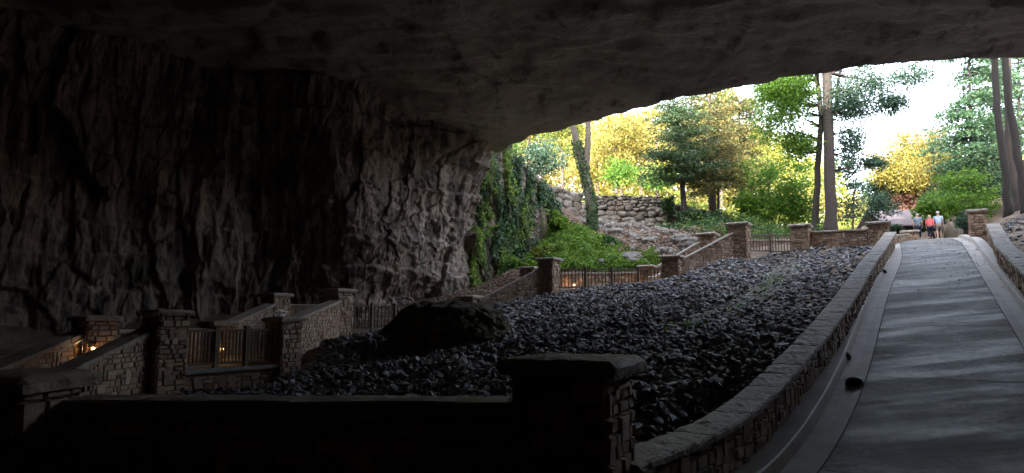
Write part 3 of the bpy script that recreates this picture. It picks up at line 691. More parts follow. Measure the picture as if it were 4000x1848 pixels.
nu, nb = 520, 300
lc, Ll = catmull([(a, b) for a, b in lip], nu)
lip_t = np.linspace(0, Ll, nu)
Tl = np.gradient(lc, axis=0); Tl /= np.linalg.norm(Tl, axis=1)[:, None]
inw = np.array([-.53, -.85])
bb_ = np.r_[np.linspace(0, 1, 200)**1.15*45, 45+np.linspace(.1, 1, 20)*20]; nb = len(bb_)
A_, B_ = np.meshgrid(lip_t, bb_, indexing='ij')
# fan the inner rows towards the cave's middle so the far right rim does not fold
cen = np.array([-5.0, 2.0]); k = np.clip(B_/55, 0, 1)[..., None]
dirv = inw[None, None, :]*np.ones((nu, nb, 1)); base = lc[:, None, :]
PX = base+dirv*B_[..., None]
tow = cen[None, None, :]+(base-cen)*(-.35)
rightness = np.clip((lc[:, 0]-18)/15, 0, 1)[:, None, None]
PX = PX*(1-rightness)+(base+(tow-base)*(B_/65)[..., None])*rightness
nzp = np.stack([PX[..., 0], PX[..., 1], PX[..., 0]*0], -1)
e = np.clip(B_/3, 0, 1); PX = PX+(np.array([.53,.85])*(.22*fbm(np.stack([A_*.9, B_*.5, A_*0+2], -1), 5, .6))[..., None])*np.clip(1-B_/4, 0, 1)[..., None]
rise = 2.1*(1-np.exp(-B_/9.0))-1.0*np.clip((B_-16)/25, 0, 1)
st = fbm(nzp*np.array([.12,.2,1]), 4); terr = np.floor(st*3.2)/3.2; terr = terr+(st-terr)*.35
ZC = LIPH+rise+e*(.22*terr+.6*fbm(nzp*.09+4, 3))+(.3+.7*e)*.15*fbm(nzp*np.array([.5,1.3,1])+9, 5, .55)
qa_, qb_ = PX[..., 0]*.85-PX[..., 1]*.5, PX[..., 0]*.5+PX[..., 1]*.85; qw_ = .5*fbm(nzp*.35+3, 4)
ZC = ZC+(.35+.65*e)*(wfacet(qa_*.10+qw_*.3, qb_*.22+qw_*.4, 21, .5)*.42+wfacet(qa_*.3+qw_*.5, qb_*.6+qw_*.5, 22, .6)*.20+wfacet(qa_*.9, qb_*1.7, 23, .6)*.08)
under = np.stack([PX[..., 0], PX[..., 1], ZC], -1)
# outer rim and hill above
rimo = [(-.1,.25),(-.25,.7),(-.1,1.6),(.3,3.0),(1.2,4.6),(4,6.5),(10,8),(25,9.5),(50,10)]
outs = []
for (b, z) in rimo[::-1]:
    q = lc+inw*b+.25*min(z, 1)*fbm(np.stack([lc[:, 0]*.7, lc[:, 1]*.7, lc[:, 0]*0+z], -1), 4)[:, None]*np.array([.53,.85])
    outs.append(np.concatenate([q, (LIPH+z+.15*fbm(np.stack([lc[:, 0]*.5, lc[:, 1]*.5, lc[:, 0]*0+z], -1), 4))[:, None]], 1))
shell = np.concatenate([np.stack(outs, 1), under], 1)
tag(mesh('cave_ceiling', shell, gridF(nu, shell.shape[1]), M['ceil'], smooth=True), kind='structure')
# hillside above the cave, an unseen sheet raised to block the sun
hx, hy = np.meshgrid(np.linspace(-90, 75, 60), np.linspace(-90, 60, 60), indexing='ij')
s_, l_ = hx*.53+hy*.85, 0
cut = 22-np.clip((s_-22)/8, 0, 1)*0
V = np.stack([hx, hy, 27+3*fbm(np.stack([hx*.05, hy*.05, hx*0], -1), 3)], -1)
sel = gridF(60, 60); cc = V.reshape(-1, 3)[sel].mean(1)
lipx = lc[:, 0]; order = np.argsort(lipx); lim = np.interp(cc[:, 0], lipx[order], lc[order, 1])
sel = sel[cc[:, 1] < lim-6]
tag(mesh('sun_blocking_hill', V, sel, M['soil'], smooth=True), kind='structure')

# ------------------------------------------------------------------ boulder and loose rock
def rockmesh(c, size, seed, sub=4, mat='drystone', ang=0, rough=.35, flat=.0):
    V, Fc = ico(sub); V = V.copy()
    n = fbm(V*1.1+seed*3.7, 2)*rough + .5*rough*ridged(V*2.3+seed, 4)*.5 + .12*rough*fbm(V*9+seed, 3)
    V = V*(1+n)[:, None]; V[:, 2] = np.sign(V[:, 2])*np.abs(V[:, 2])**(1+flat*.0)
    V = V*np.array(size); c_, s_ = math.cos(ang), math.sin(ang)
    V = np.stack([V[:, 0]*c_-V[:, 1]*s_, V[:, 0]*s_+V[:, 1]*c_, V[:, 2]], 1)
    return V+np.array(c), Fc
bc = P(1775, 1300, 21.5)
V, Fc = rockmesh((0,0,0), (1.85, 1.7, 1.12), 5, 6, rough=.28)
V = V*(1+.16*wfacet(np.arctan2(V[:, 1], V[:, 0])*1.6, V[:, 2]*1.3, 31, .9)+.08*wfacet(np.arctan2(V[:, 1], V[:, 0])*4, V[:, 2]*3.1, 32, .9))[:, None]
# broad flat crown, steep left side as in the photo
V[:, 2] = np.where(V[:, 2] > .78, .78+(V[:, 2]-.78)*.35, V[:, 2])
V = V+.06*fbm(V*2.2+3, 5, .6)[:, None]*np.array([1,1,1.4]); V[:, 2] -= np.clip(V[:, 0]-.9, 0, 3)*.42; V[:, 2] -= np.clip(-V[:, 0]-1.2, 0, 3)*.25
o = mesh('boulder', V+bc, Fc, M['boulder'], smooth=True); tag(o, 'huge dark mossy boulder lying on the rock pile', 'boulder')

def inpoly(x, y, poly):
    c = np.zeros(x.shape, bool); n = len(poly); j = n-1
    for i in range(n):
        xi, yi = poly[i]; xj, yj = poly[j]
        c ^= ((yi > y) != (yj > y)) & (x < (xj-xi)*(y-yi)/(yj-yi+1e-12)+xi); j = i
    return c
I1V, I1F = ico(1); I1F = np.array(I1F)
def rocks(name, poly, n, smin, smax, mat, label, cat, flat=(.35,.8), avoid=None, seed=1, zoff=0, ramp_ok=False):
    r = np.random.default_rng(seed); poly = np.array(poly, float)
    lo, hi = poly.min(0), poly.max(0); pts = np.zeros((0, 2))
    while len(pts) < n:
        q = lo+(hi-lo)*r.random((n*2, 2)); ok = inpoly(q[:, 0], q[:, 1], poly)
        if avoid is not None: ok &= avoid(q)
        pts = np.concatenate([pts, q[ok]])
    pts = pts[:n]; dist = np.hypot(pts[:, 0], pts[:, 1])
    sz = (smin+(smax-smin)*r.random(n)**2.2)
    m = 12; base = I0V
    V = base[None]+.12*r.standard_normal((n, m, 3))
    sc = np.stack([sz*(.7+.7*r.random(n)), sz*(.7+.5*r.random(n)), sz*(flat[0]+(flat[1]-flat[0])*r.random(n))], 1)
    V = V*sc[:, None, :]*.5
    q = r.standard_normal((n, 4)); q[:, 1:3] *= .33; q[:, 0] *= 1; q /= np.linalg.norm(q, axis=1)[:, None]
    w, x, y, z = q[:, 0], q[:, 1], q[:, 2], q[:, 3]
    Rm = np.stack([1-2*(y*y+z*z), 2*(x*y-z*w), 2*(x*z+y*w), 2*(x*y+z*w), 1-2*(x*x+z*z), 2*(y*z-x*w), 2*(x*z-y*w), 2*(y*z+x*w), 1-2*(x*x+y*y)], 1).reshape(n, 3, 3)
    V = np.einsum('nij,nmj->nmi', Rm, V)
    zc = gz(pts[:, 0], pts[:, 1])+zoff+sz*.22*(r.random(n)*1.6)
    V = V+np.stack([pts[:, 0], pts[:, 1], zc], 1)[:, None, :]
    Fc = (I0F[None]+(np.arange(n)*m)[:, None, None]).reshape(-1, 3)
    return tag(mesh(name, V, Fc, mat), label, cat, kind='stuff')
import bmesh as _bm
_b = _bm.new(); _bm.ops.create_icosphere(_b, subdivisions=1, radius=1.0)
I0V = np.array([v.co[:] for v in _b.verts]); I0F = np.array([[v.index for v in f.verts] for f in _b.faces]); _b.free()
def hitg(px, py, y0=8, y1=60):
    d = ray(px, py); Y = np.arange(y0, y1, .05); z = gz(d[0]*Y, Y); k = np.where(d[2]*Y+EYE <= z)[0]; Yh = Y[k[0]] if len(k) else 40
    return d[0]*Yh, Yh
chan = np.array([hitg(*q) for q in ((3062,1036),(3045,1085),(3000,1130),(2930,1180),(2830,1225),(2740,1265),(2660,1310))])
print('CHAN', chan.round(1).tolist())
chanf, _ = catmull(chan, 60)
def chan_d(q): return np.min(np.hypot(q[:, 0][:, None]-chanf[:, 0], q[:, 1][:, None]-chanf[:, 1]), 1)
_T = np.gradient(chanf, axis=0); _T /= np.linalg.norm(_T, axis=1)[:, None]; _N = np.stack([_T[:, 1], -_T[:, 0]], 1)
_cr = []
for o_ in (-.55, -.3, 0, .3, .55):
    q = chanf+_N*(o_*(1+.35*vnoise(np.stack([chanf[:, 0], chanf[:, 1], chanf[:, 0]*0+o_], -1))))[:, None]; _cr.append(np.stack([q[:, 0], q[:, 1], gz(q[:, 0], q[:, 1])+.05-.08*(1-abs(o_)/.55)+.03], -1))
tag(mesh('drain_channel', np.stack(_cr, 1), gridF(60, 5), M['mud'], smooth=True), kind='structure')
ws = np.arange(6.6, 36.8, 1.0); wall_line = [xy(s, float(WL(s))-.52) for s in ws]
gp = [(-8.0, 16.5), (-3, 10), (-.5, 7.3)] + wall_line + [tuple(p6+np.array((-.7,-.6))), tuple(p5+np.array((.2,-.6))), (p5[0]-1.0, p5[1]+.6), (p4[0]+1.0, p4[1]+.6), tuple(p4+np.array((0,-.6))), tuple(pc+np.array((0,-.6))), tuple(p3+np.array((0,-.6))), tuple(pb+np.array((0,-.6))), (f2b[0], f2b[1]-.5), (f2a[0]+.3, f2a[1]-.4), (pa[0]+.7, pa[1]+.3), (pa[0]+.3, pa[1]-1.0)]
rocks('rock_pile', gp, 42000, .06, .26, M['gravel'], 'slope of loose blue-grey crushed rock below the stairs', 'gravel', seed=4, flat=(.2,.55),
      avoid=lambda q: (np.random.default_rng(9).random(len(q)) < np.clip(15/np.hypot(q[:, 0], q[:, 1]), .5, 1)) & ((chan_d(q) > .28) | (np.random.default_rng(19).random(len(q)) < .4)))
gr = [xy(s, float(RJ(s))+1.25) for s in np.arange(18, 40, 1.5)]+[(34, 40), (34, 20), (24, 14)]
rocks('rock_pile', gr, 8000, .07, .27, M['gravel'], 'loose dark rock on the bank right of the ramp', 'gravel', seed=5)

# ------------------------------------------------------------------ vegetation helpers
def leaves(C_, size, r, up=0.0, out=None, aspect=.55):
    """diamond leaves at points C_ -> V,F"""
    n = len(C_); d = r.standard_normal((n, 3)); d[:, 2] *= (1-up*.6)
    if out is not None: nrm = out+.55*r.standard_normal((n, 3))
    else: nrm = r.standard_normal((n, 3)); nrm[:, 2] += up*2
    nrm /= np.linalg.norm(nrm, axis=1)[:, None]
    d = d-nrm*(d*nrm).sum(1)[:, None]; d /= np.linalg.norm(d, axis=1)[:, None]+1e-9; e_ = np.cross(nrm, d)
    s = size*(.6+.8*r.random(n))[:, None] if np.isscalar(size) else size[:, None]
    V = np.stack([C_-d*s*.5, C_+e_*s*aspect*.5-d*s*.05, C_+d*s*.5, C_-e_*s*aspect*.5-d*s*.05], 1)
    return V.reshape(-1, 3), (np.arange(n)*4)[:, None]+np.arange(4)
def ell(px, py, rx, ry, Y, depth=None):
    c = P(px, py, Y); return (c, np.array([rx/F*Y, depth if depth else rx/F*Y*.9, ry/F*Y]))
def tree(name, label, Y, stems, crowns, mat, bark='bark', nclump=40, per=70, leaf=.22, clump=.75, r_seed=1, group=None, cat='tree', limbs=True, extra=None, twig=.035):
    """stems: list of (list of (px,py), r0, r1); crowns: list of ell(); leaves in clumps with gaps"""
    r = np.random.default_rng(r_seed); b0 = P(*stems[0][0][0], Y) if stems else crowns[0][0]
    t = empty(name, b0, label, cat, group)
    tb = MB(); anchor = []
    for pts, r0, r1 in stems:
        q, _ = catmull([P(a, b, Y) for a, b in pts][0:], 14) if False else (None, None)
        pp = np.array([P(a, b, Y) for a, b in pts]); k = 14; u = np.linspace(0, len(pp)-1, k)
        q = np.stack([np.interp(u, np.arange(len(pp)), pp[:, j]) for j in range(3)], 1)
        q[1:-1] = (q[:-2]+2*q[1:-1]+q[2:])/4; q[:, 1] += .3*np.sin(u*2+r_seed)*.3
        q[:, 0] += .04*r.standard_normal(k)
        rr = r0+(r1-r0)*np.linspace(0, 1, k)**.8; rr[0] *= 1.35; rr[1] *= 1.1
        tb.tube(q, rr, 10); anchor += [(q[i], rr[i]) for i in range(k//3, k)]
    L = []; S_ = []
    for (c, rad) in crowns:
        n = max(3, int(nclump*len(crowns)**-1)) if extra is None else extra
        u = r.standard_normal((n, 3)); u /= np.linalg.norm(u, axis=1)[:, None]; u *= (r.random(n)**.45)[:, None]
        cc = c+u*rad
        for i in range(n):
            cr = clump*(.5+.9*r.random())*min(1.0, rad.min()*1.2)
            m = int(per*(.4+1.1*r.random())*min(1.6, cr/clump*1.1))
            w = r.standard_normal((m, 3)); w /= np.linalg.norm(w, axis=1)[:, None]; w *= (r.random(m)**.5)[:, None]*np.array([1.25,1.25,.75])*cr
            L.append(cc[i]+w)
            if limbs and anchor and r.random() < .4:
                j = min(range(len(anchor)), key=lambda k: np.linalg.norm(anchor[k][0]-(cc[i]-np.array([0,0,.8*rad[2]*.4]))))
                a, ra = anchor[j]; mpt = (a+cc[i])/2+np.array([0,0,-.15*np.linalg.norm(cc[i]-a)*.5])+.15*r.standard_normal(3)
                tb.tube([a, mpt, cc[i]], [min(ra*.3, twig*1.5), twig*.7, twig*.2], 5, False)
    if tb.n: tb.build('trunk', M[bark], t, True)
    if L:
        Vl, Fl = leaves(np.concatenate(L), leaf, r, .2, aspect=.6); mesh('crown', Vl, Fl, M[mat], t)
    return t
def conifer(name, label, Y, stem, r0, top, spread, mat, bark='barkdark', nb=60, leaf=.16, r_seed=1, group=None, low=None, droop=.25, nsp=70, Yb=None, taper=.75):
    """trunk with drooping layered boughs; spread in metres; crown from low to top along stem"""
    r = np.random.default_rng(r_seed); pp = np.array([P(a, b, Y) for a, b in stem]); t = empty(name, pp[0], label, 'tree', group)
    k = 16; u = np.linspace(0, len(pp)-1, k); q = np.stack([np.interp(u, np.arange(len(pp)), pp[:, j]) for j in range(3)], 1)
    tb = MB(); rr = r0*(1-.85*np.linspace(0, 1, k)); rr[0] *= 1.3; tb.tube(q, rr, 9); L = []; low = low if low is not None else .15
    for i in range(nb):
        f = low+(1-low)*r.random(); c = np.array([np.interp(f*(k-1), np.arange(k), q[:, j]) for j in range(3)])
        a = r.random()*6.283; ln = spread*(1.05-taper*(f-low)/(1-low))*(.55+.55*r.random()); d = np.array([math.cos(a), math.sin(a), .12])
        e_ = c+d*ln-np.array([0,0,droop*ln]); mpt = (c+e_)/2+np.array([0,0,.12*ln]); tb.tube([c, mpt, e_], [.04, .025, .008], 5, False)
        m = int(nsp*ln/spread*(.5+r.random())); w = .2+.85*r.random(m); pos = (1-w)[:, None]**2*c+2*((1-w)*w)[:, None]*mpt+(w**2)[:, None]*e_
        side = np.array([-d[1], d[0], 0]); pos = pos+side*(r.standard_normal(m)*ln*.16)[:, None]+r.standard_normal((m, 3))*np.array([.14,.14,.1]); pos[:, 2] -= .15*r.random(m)
        L.append(pos)
    tb.build('trunk', M[bark], t, True); Vl, Fl = leaves(np.concatenate(L), leaf*1.5, r, .3, aspect=.38); mesh('crown', Vl, Fl, M[mat], t)
    return t

# ------------------------------------------------------------------ retaining wall of dry stone
def drywall(name, A, B, topA, topB, botA, botB, label, n, s0, s1, seed):
    r = np.random.default_rng(seed); A = np.array(A, float); B = np.array(B, float); L = np.linalg.norm(B-A); d = (B-A)/L; nn = np.array([d[1], -d[0]])
    mb = MB(); z = 0; V0, F0 = ico(2); out = []
    v = 0.0
    H = max(topA-botA, topB-botB)
    while v < H:
        f = v/H; rh = (s1*(1-f)+s0*f)*r.uniform(.8, 1.2); u = -r.random()*.3
        while u < L:
            w = rh*r.uniform(1.1, 2.6); uc = u+w/2; u += w
            if uc > L or uc < 0: continue
            top = topA+(topB-topA)*uc/L; bot = botA+(botB-botA)*uc/L; zc = top-H+v+rh/2
            if zc < bot-.2: continue
            ww = w*r.uniform(.85, 1.1); hh_ = rh*r.uniform(.75, 1.35); nz = 1+.34*vnoise(V0*1.5+r.random(3)*50)+.16*vnoise(V0*4+r.random(3)*50)
            S = V0*nz[:, None]; S = np.sign(S)*np.abs(S)**.72*np.array([ww*.56, .32, hh_*.56]); ta = r.uniform(-.16,.16); S = np.stack([S[:, 0]+S[:, 2]*ta, S[:, 1], S[:, 2]-S[:, 0]*ta], 1)
            c = A+d*uc-nn*(f*.35)+nn*r.uniform(-.12, .14)
            out.append((np.stack([c[0]+S[:, 0]*d[0]+S[:, 1]*nn[0], c[1]+S[:, 0]*d[1]+S[:, 1]*nn[1], zc+S[:, 2]+r.uniform(-.06,.05)], 1)))
        v += rh
    nV = len(V0); Fa = np.array(F0)
    V = np.concatenate(out); Fc = (Fa[None]+(np.arange(len(out))*nV)[:, None, None]).reshape(-1, 3)
    c = (A+B)/2; t = empty(name, (c[0], c[1], min(botA, botB)), label, 'wall')
    mesh('stonework', V, Fc, M['drystone'], t)
    b = MB(); b.add([(*(A-nn*.35), botA-.5),(*(B-nn*.35), botB-.5),(*(B-nn*1.0), botB-.5),(*(A-nn*1.0), botA-.5),(*(A-nn*.5), topA-.15),(*(B-nn*.5), topB-.15),(*(B-nn*1.0), topB-.15),(*(A-nn*1.0), topA-.15)],
          [(0,3,2,1),(4,5,6,7),(0,1,5,4),(1,2,6,5),(2,3,7,6),(3,0,4,7)]); b.build('backing', M['mortar'], t)
drywall('dry_stone_wall', W2((2290,54)), W2((2600,52.5)), ZZ(766,54), ZZ(772,52.5), ZZ(905,54), ZZ(905,52.5), 'grey dry stone retaining wall above the leafy slope', 0, .16, .6, 3)
drywall('dry_stone_wall', W2((2120,52)), W2((2292,54.2)), ZZ(728,52), ZZ(768,54.2), ZZ(820,52), ZZ(840,54), 'reddish big-block stone wall left of the ivy-clad forked tree', 0, .4, .7, 8)
drywall('dry_stone_wall', W2((2600,52.4)), W2((2860,54)), ZZ(790,52.4), ZZ(850,54), ZZ(885,52.4), ZZ(905,54), 'ivy-smothered end of the stone wall under the dark cedar', 0, .25, .5, 11)

_pr = [W2(q) for q in ((2250,52.5),(2300,52.8),(2600,51.2),(2650,50.5),(2600,49),(2400,49.5),(2300,50.5))]
rocks('rubble', _pr, 420, .15, .8, M['drystone'], 'tumbled grey rubble at the foot of the stone wall', 'rubble', seed=12, flat=(.4,.9))
_pr = [W2(q) for q in ((2330,50.5),(2600,50.5),(2820,48),(2800,42),(2650,41.8),(2480,43.5),(2380,46))]
rocks('rubble', _pr, 420, .08, .5, M['drystone'], 'small pale stones strewn over the leafy slope', 'rubble', seed=13, flat=(.4,.9))
specs = [(2400,895,47.5,.75,.4,.3),(2470,900,46.5,.45,.3,.22),(2650,925,43.5,.5,.4,.35),(2540,925,44.5,.55,.35,.28),(2700,935,42.5,.7,.4,.35),(2470,1000,42.3,.75,.5,.4),(2350,1008,42,.28,.25,.25),(2745,930,42.5,.4,.4,.4),(2380,960,44.5,.3,.25,.2),(2590,890,47,.4,.3,.25),(2590,960,42.8,.35,.3,.22),(2330,880,49,.35,.25,.2)]
rl = ['long grey rock lying across the upper leaf slope','small grey rock right of the long slope rock','pale jointed rock beside the reddish pier','dark flat rock in the middle of the leaf slope','pale cracked rock above the sloping stair wall','largest pale flat-topped rock above the long railing','small brown rock in the bright ground cover','white rock just left of the reddish pier','low rock at the edge of the green plants','rock in the ivy below the stone wall end','grey rock half buried above the squat pier','small rock at the foot of the forked tree']
for i, ((px, py, Y, a, b, c), lb) in enumerate(zip(specs, rl)):
    p = P(px, py, Y); z = float(gz(p[0], p[1])); V, Fc = rockmesh((p[0], p[1], z+c*.35), (a, b, c), i+20, 3, rough=.3, ang=random.uniform(-.5, .5))
    tag(mesh('rock', V, Fc, M['drystone'], smooth=False), lb, 'rock')

# ------------------------------------------------------------------ ground cover, litter, ivy
def scatter_ground(name, pxpoly, n, size, mat, label, cat, seed, hmax=.12, ys=(38,60), kind='stuff', up=.5, patch=None, xypoly=None):
    r = np.random.default_rng(seed); 
    poly = xypoly if xypoly is not None else [W2(q) for q in pxpoly]
    poly = np.array(poly); lo, hi = poly.min(0), poly.max(0); pts = np.zeros((0, 2))
    while len(pts) < n:
        q = lo+(hi-lo)*r.random((n*2, 2)); ok = inpoly(q[:, 0], q[:, 1], poly)
        if patch is not None: ok &= fbm(np.stack([q[:, 0]*patch[0], q[:, 1]*patch[0], q[:, 0]*0+seed], -1), 3) > patch[1]
        pts = np.concatenate([pts, q[ok]])
    pts = pts[:n]; z = gz(pts[:, 0], pts[:, 1]); cl = np.clip(fbm(np.stack([pts[:, 0]*.9, pts[:, 1]*.9, z*0+seed], -1), 3)+.4, 0, 1.2)
    C_ = np.stack([pts[:, 0], pts[:, 1], z+.02+hmax*r.random(n)*(cl if hmax > .1 else 1)], 1)
    V, Fc = leaves(C_, size, r, up); return tag(mesh(name, V, Fc, mat), label, cat, kind=kind)
scatter_ground('leaf_litter', [(1560,36.5),(1840,41),(1960,42.5),(2080,39),(1990,37),(1830,36)], 9000, .15, M['litter'], 'dry pale fallen leaves below the ivy cliff', 'leaves', 1, .06)
scatter_ground('leaf_litter', [(2200,51.5),(2300,53.6),(2600,52.2),(2850,50),(2840,42),(2600,41.5),(2450,43),(2250,47)], 14000, .17, M['litter'], 'brown fallen leaves on the rocky slope below the stone wall', 'leaves', 2, .06)
scatter_ground('ground_cover', [(1960,43.5),(2100,46),(2190,50),(2260,49),(2360,46),(2500,43.5),(2620,41.3),(2350,41),(2080,40.8),(1950,41.5)], 26000, .17, M['cover'], 'bright green low plants spreading below the ivy cliff', 'ground cover', 3, .55)
scatter_ground('ground_cover', [(2560,51),(2700,51.5),(2860,50),(2850,46),(2700,47.5),(2580,49.5)], 9000, .17, M['ivy'], 'dark ivy creeping under the cedar', 'ground cover', 4, .4)
scatter_ground('leaf_litter', None, 2200, .14, M['litter'], 'fallen leaves on the bank under the right trunks', 'leaves', 6, .05, xypoly=[(24,34),(36,38),(34,30),(27,29)])
scatter_ground('leaf_litter', None, 1100, .10, M['litter'], 'odd dry leaves caught among the crushed rock', 'leaves', 15, .16, xypoly=gp)
_q = np.random.default_rng(6); _c = chanf[_q.integers(0, 60, 330)]+_q.standard_normal((330, 2))*.35; _c = _c[fbm(np.stack([_c[:, 0]*.9, _c[:, 1]*.9, _c[:, 0]*0], -1), 3) > .05]
V, Fc = leaves(np.stack([_c[:, 0], _c[:, 1], gz(_c[:, 0], _c[:, 1])+.08+.15*_q.random(len(_c))], 1), .13, _q, .3)
tag(mesh('weeds', V, Fc, M['midgreen']), 'sparse green weeds along the silty wash in the rocks', 'weeds', kind='stuff')
# ivy on the cliff
def ivy_on(name, label, p0, p1_, v0, v1, n, size, mat, seed, off=.12, thr=-1, cat='ivy'):
    r = np.random.default_rng(seed); nU = RW.shape[0]
    idx = np.where((np.arange(nU) > 0))[0]; pxs = 2000+F*cur[:, 0]/np.maximum(cur[:, 1], 1)
    ii = np.where((pxs > p0) & (pxs < p1_) & (cur[:, 1] > 35))[0]
    i = r.choice(ii, n*3); j = (nv_-1)*(v0+(v1-v0)*r.random(n*3)); j = j.astype(int)
    pos = RW[i, j]; m = fbm(np.stack([pos[:, 0]*1.3, pos[:, 1]*1.3, pos[:, 2]*.35+seed], -1), 4) > thr
    pos = pos[m][:n]; nr = np.concatenate([RWN[i][m][:n], np.full((len(pos), 1), .25)], 1)
    pos = pos+nr*(off*r.random(len(pos)))[:, None]+.03*r.standard_normal(pos.shape)
    V, Fc = leaves(pos, size, r, 0, out=nr, aspect=.8); t = empty(name, pos.mean(0), label, cat); mesh('foliage', V, Fc, mat, t)
    # dangling stems
    b = MB()
    for k in range(26):
        q = pos[r.integers(len(pos))]; n0 = nr[r.integers(len(nr))]; ln = r.uniform(1, 3.2)
        b.tube([q+n0*.15, q+n0*.25-np.array([0,0,ln*.5])+.08*r.standard_normal(3), q+n0*.2-np.array([0,0,ln])], .014, 4, False)
    b.build('stem', M['barkpale'], t); return t
ivy_on('ivy', 'dark glossy ivy curtain covering the cliff by the cave mouth', 1880, 2200, .0, 1.0, 30000, .15, M['ivy'], 11, .45, -.35)
ivy_on('ivy', 'lighter green vines hanging at the cave mouth edge of the cliff', 1838, 1985, .02, .99, 9000, .14, M['ivylight'], 12, .5, -.05)
ivy_on('ivy', 'yellow-green creeper patches high on the ivy cliff', 1960, 2210, .15, .8, 3500, .15, M['ivylight'], 13, .75, .42)
def bush(label, px, py, Y, rx, ry, mat, n, leaf, seed, group=None, stems=0, nm='shrub', cat='shrub'):
    c = P(px, py, Y); r = np.random.default_rng(seed); gzz = float(gz(c[0], c[1]))
    t = empty(nm, (c[0], c[1], gzz), label, cat, group); rad = np.array([rx/F*Y, rx/F*Y*.8, ry/F*Y])
    k = 22; u = r.standard_normal((k, 3)); u /= np.linalg.norm(u, axis=1)[:, None]; u *= (r.random(k)**.5)[:, None]*.8; cl = c+u*rad
    w = r.standard_normal((n, 3)); w /= np.linalg.norm(w, axis=1)[:, None]; w *= (r.random(n)**.45)[:, None]*rad.min()*.5
    pos = cl[r.integers(k, size=n)]+w; V, Fc = leaves(pos, leaf, r, .3, aspect=.6); mesh('foliage', V, Fc, M[mat], t)
    b = MB()
    for i in range(9): b.tube([(c[0]+.1*r.standard_normal(), c[1]+.1*r.standard_normal(), gzz-.1), (c+cl[i])/2-np.array([0,0,rad[2]*.3]), cl[i]], [.03,.02,.008], 5, False)
    b.build('stem', M['barkdark'], t); return t
bush('light green shrub at the foot of the ivy cliff', 2170, 985, 43.5, 70, 45, 'ivylight', 3500, .16, 41)
bush('yellowish shrub low in the green plants', 2120, 990, 43, 45, 32, 'yelgreen', 1500, .15, 42)
bush('dark ivy mound in the middle of the green slope', 2385, 965, 45, 62, 42, 'ivy', 4000, .15, 43)
bush('bright green mound trailing down from the cliff end', 2180, 880, 46.5, 45, 75, 'cover', 3500, .16, 44)
bush('ivy heap on the end of the grey stone wall', 2610, 800, 51.6, 35, 45, 'ivy', 2600, .15, 45)
bush('ivy heap below the cedar trunk', 2700, 850, 50.5, 70, 40, 'ivy', 4000, .15, 46)
bush('dark ivy clump beside the top stair pillar', 2800, 860, 49, 45, 45, 'ivy', 3000, .15, 47)
bush('fern-like shrub behind the top stair pillar', 2850, 895, 44, 30, 28, 'midgreen', 1500, .14, 48)

# ------------------------------------------------------------------ trees
# ivy-clad forked tree
t = tree('tree', 'ivy-clad forked tree growing by the dry stone wall', 48, [([(2315,905),(2312,800),(2290,700),(2262,600),(2245,520),(2215,400),(2190,250)], .38, .17), ([(2285,660),(2297,560),(2295,470),(2310,300)], .28, .14)],
     [ell(2250,330,220,110,48)], 'yelgreen', bark='barkpale', nclump=30, per=70, leaf=.2, r_seed=2)
pts = [P(a, b, 48) for a, b in ((2315,905),(2312,800),(2290,700),(2262,600),(2245,520))]
r = np.random.default_rng(5); pp = np.array(pts); uu = r.random(4500)**2.3*3.6; pos = np.stack([np.interp(uu, np.arange(5), pp[:, j]) for j in range(3)], 1)
aa = r.random(4500)*6.283; o_ = np.stack([np.cos(aa), np.sin(aa), aa*0], 1); pos = pos+o_*(.32+.12*r.random(4500))[:, None]
V, Fc = leaves(pos, .13, r, 0, out=o_, aspect=.8); o = mesh('trunk_ivy', V, Fc, M['ivy'], t)
tree('tree', 'ivy-wrapped stump-like trunk on top of the ivy cliff', 47, [([(1995,720),(1992,640),(1990,560),(1985,400)], .28, .2)], [ell(1980,480,60,90,47)], 'midgreen', bark='barkdark', nclump=8, per=60, leaf=.2, r_seed=3)
conifer('tree', 'dark spreading cedar above the end of the stone wall', 50, [(2678,905),(2668,760),(2660,640),(2650,520),(2635,405)], .26, 0, 3.3, 'dark', nb=130, leaf=.14, r_seed=4, low=.34, droop=.02, nsp=190, taper=.45)
conifer('tree', 'thick-trunked evergreen right of the dark cedar', 53, [(2785,890),(2780,700),(2775,560),(2770,300)], .36, 0, 3.4, 'rusty', bark='bark', nb=130, leaf=.15, r_seed=6, low=.24, droop=.12, nsp=150, taper=.4)
conifer('tree', 'slim evergreen with rusty needles close to the top pillar', 50, [(2806,900),(2806,760),(2803,600),(2798,420)], .12, 0, 2.8, 'rusty', nb=70, leaf=.14, r_seed=7, low=.3, droop=.1, nsp=110)
conifer('tree', 'rusty-green evergreen just left of the small green maple', 56, [(2900,900),(2895,700),(2890,500),(2885,380)], .18, 0, 3.2, 'rusty', nb=90, leaf=.16, r_seed=8, low=.25, droop=.15, nsp=120, taper=.4)
tree('tree', 'small bright green maple behind the small top railing', 50, [([(2975,925),(2965,860),(2945,760),(2930,680)], .08, .03), ([(3010,925),(3012,850),(3000,700)], .1, .04), ([(3040,930),(3045,840),(3100,700)], .07, .03)],
     [ell(3030,720,150,110,50), ell(2960,810,90,60,50), ell(3100,800,100,80,50)], 'green', nclump=120, per=90, leaf=.2, clump=.8, r_seed=9)
t = tree('tree', 'tall straight thick tree trunk behind the level wall', 43.5, [([(3246,930),(3244,800),(3238,560),(3232,300),(3225,100)], .40, .27)],
     [ell(3440,330,130,60,43.5), ell(3560,290,110,35,43.5), ell(3330,420,60,60,43.5), ell(3330,560,45,70,43.5), ell(3300,250,160,40,43.5), ell(3410,640,40,25,43.5), ell(3300,400,70,90,43.5), ell(3480,400,60,40,43.5)], 'slate', bark='barkmid', nclump=170, per=115, leaf=.155, clump=.95, r_seed=10, twig=.035)
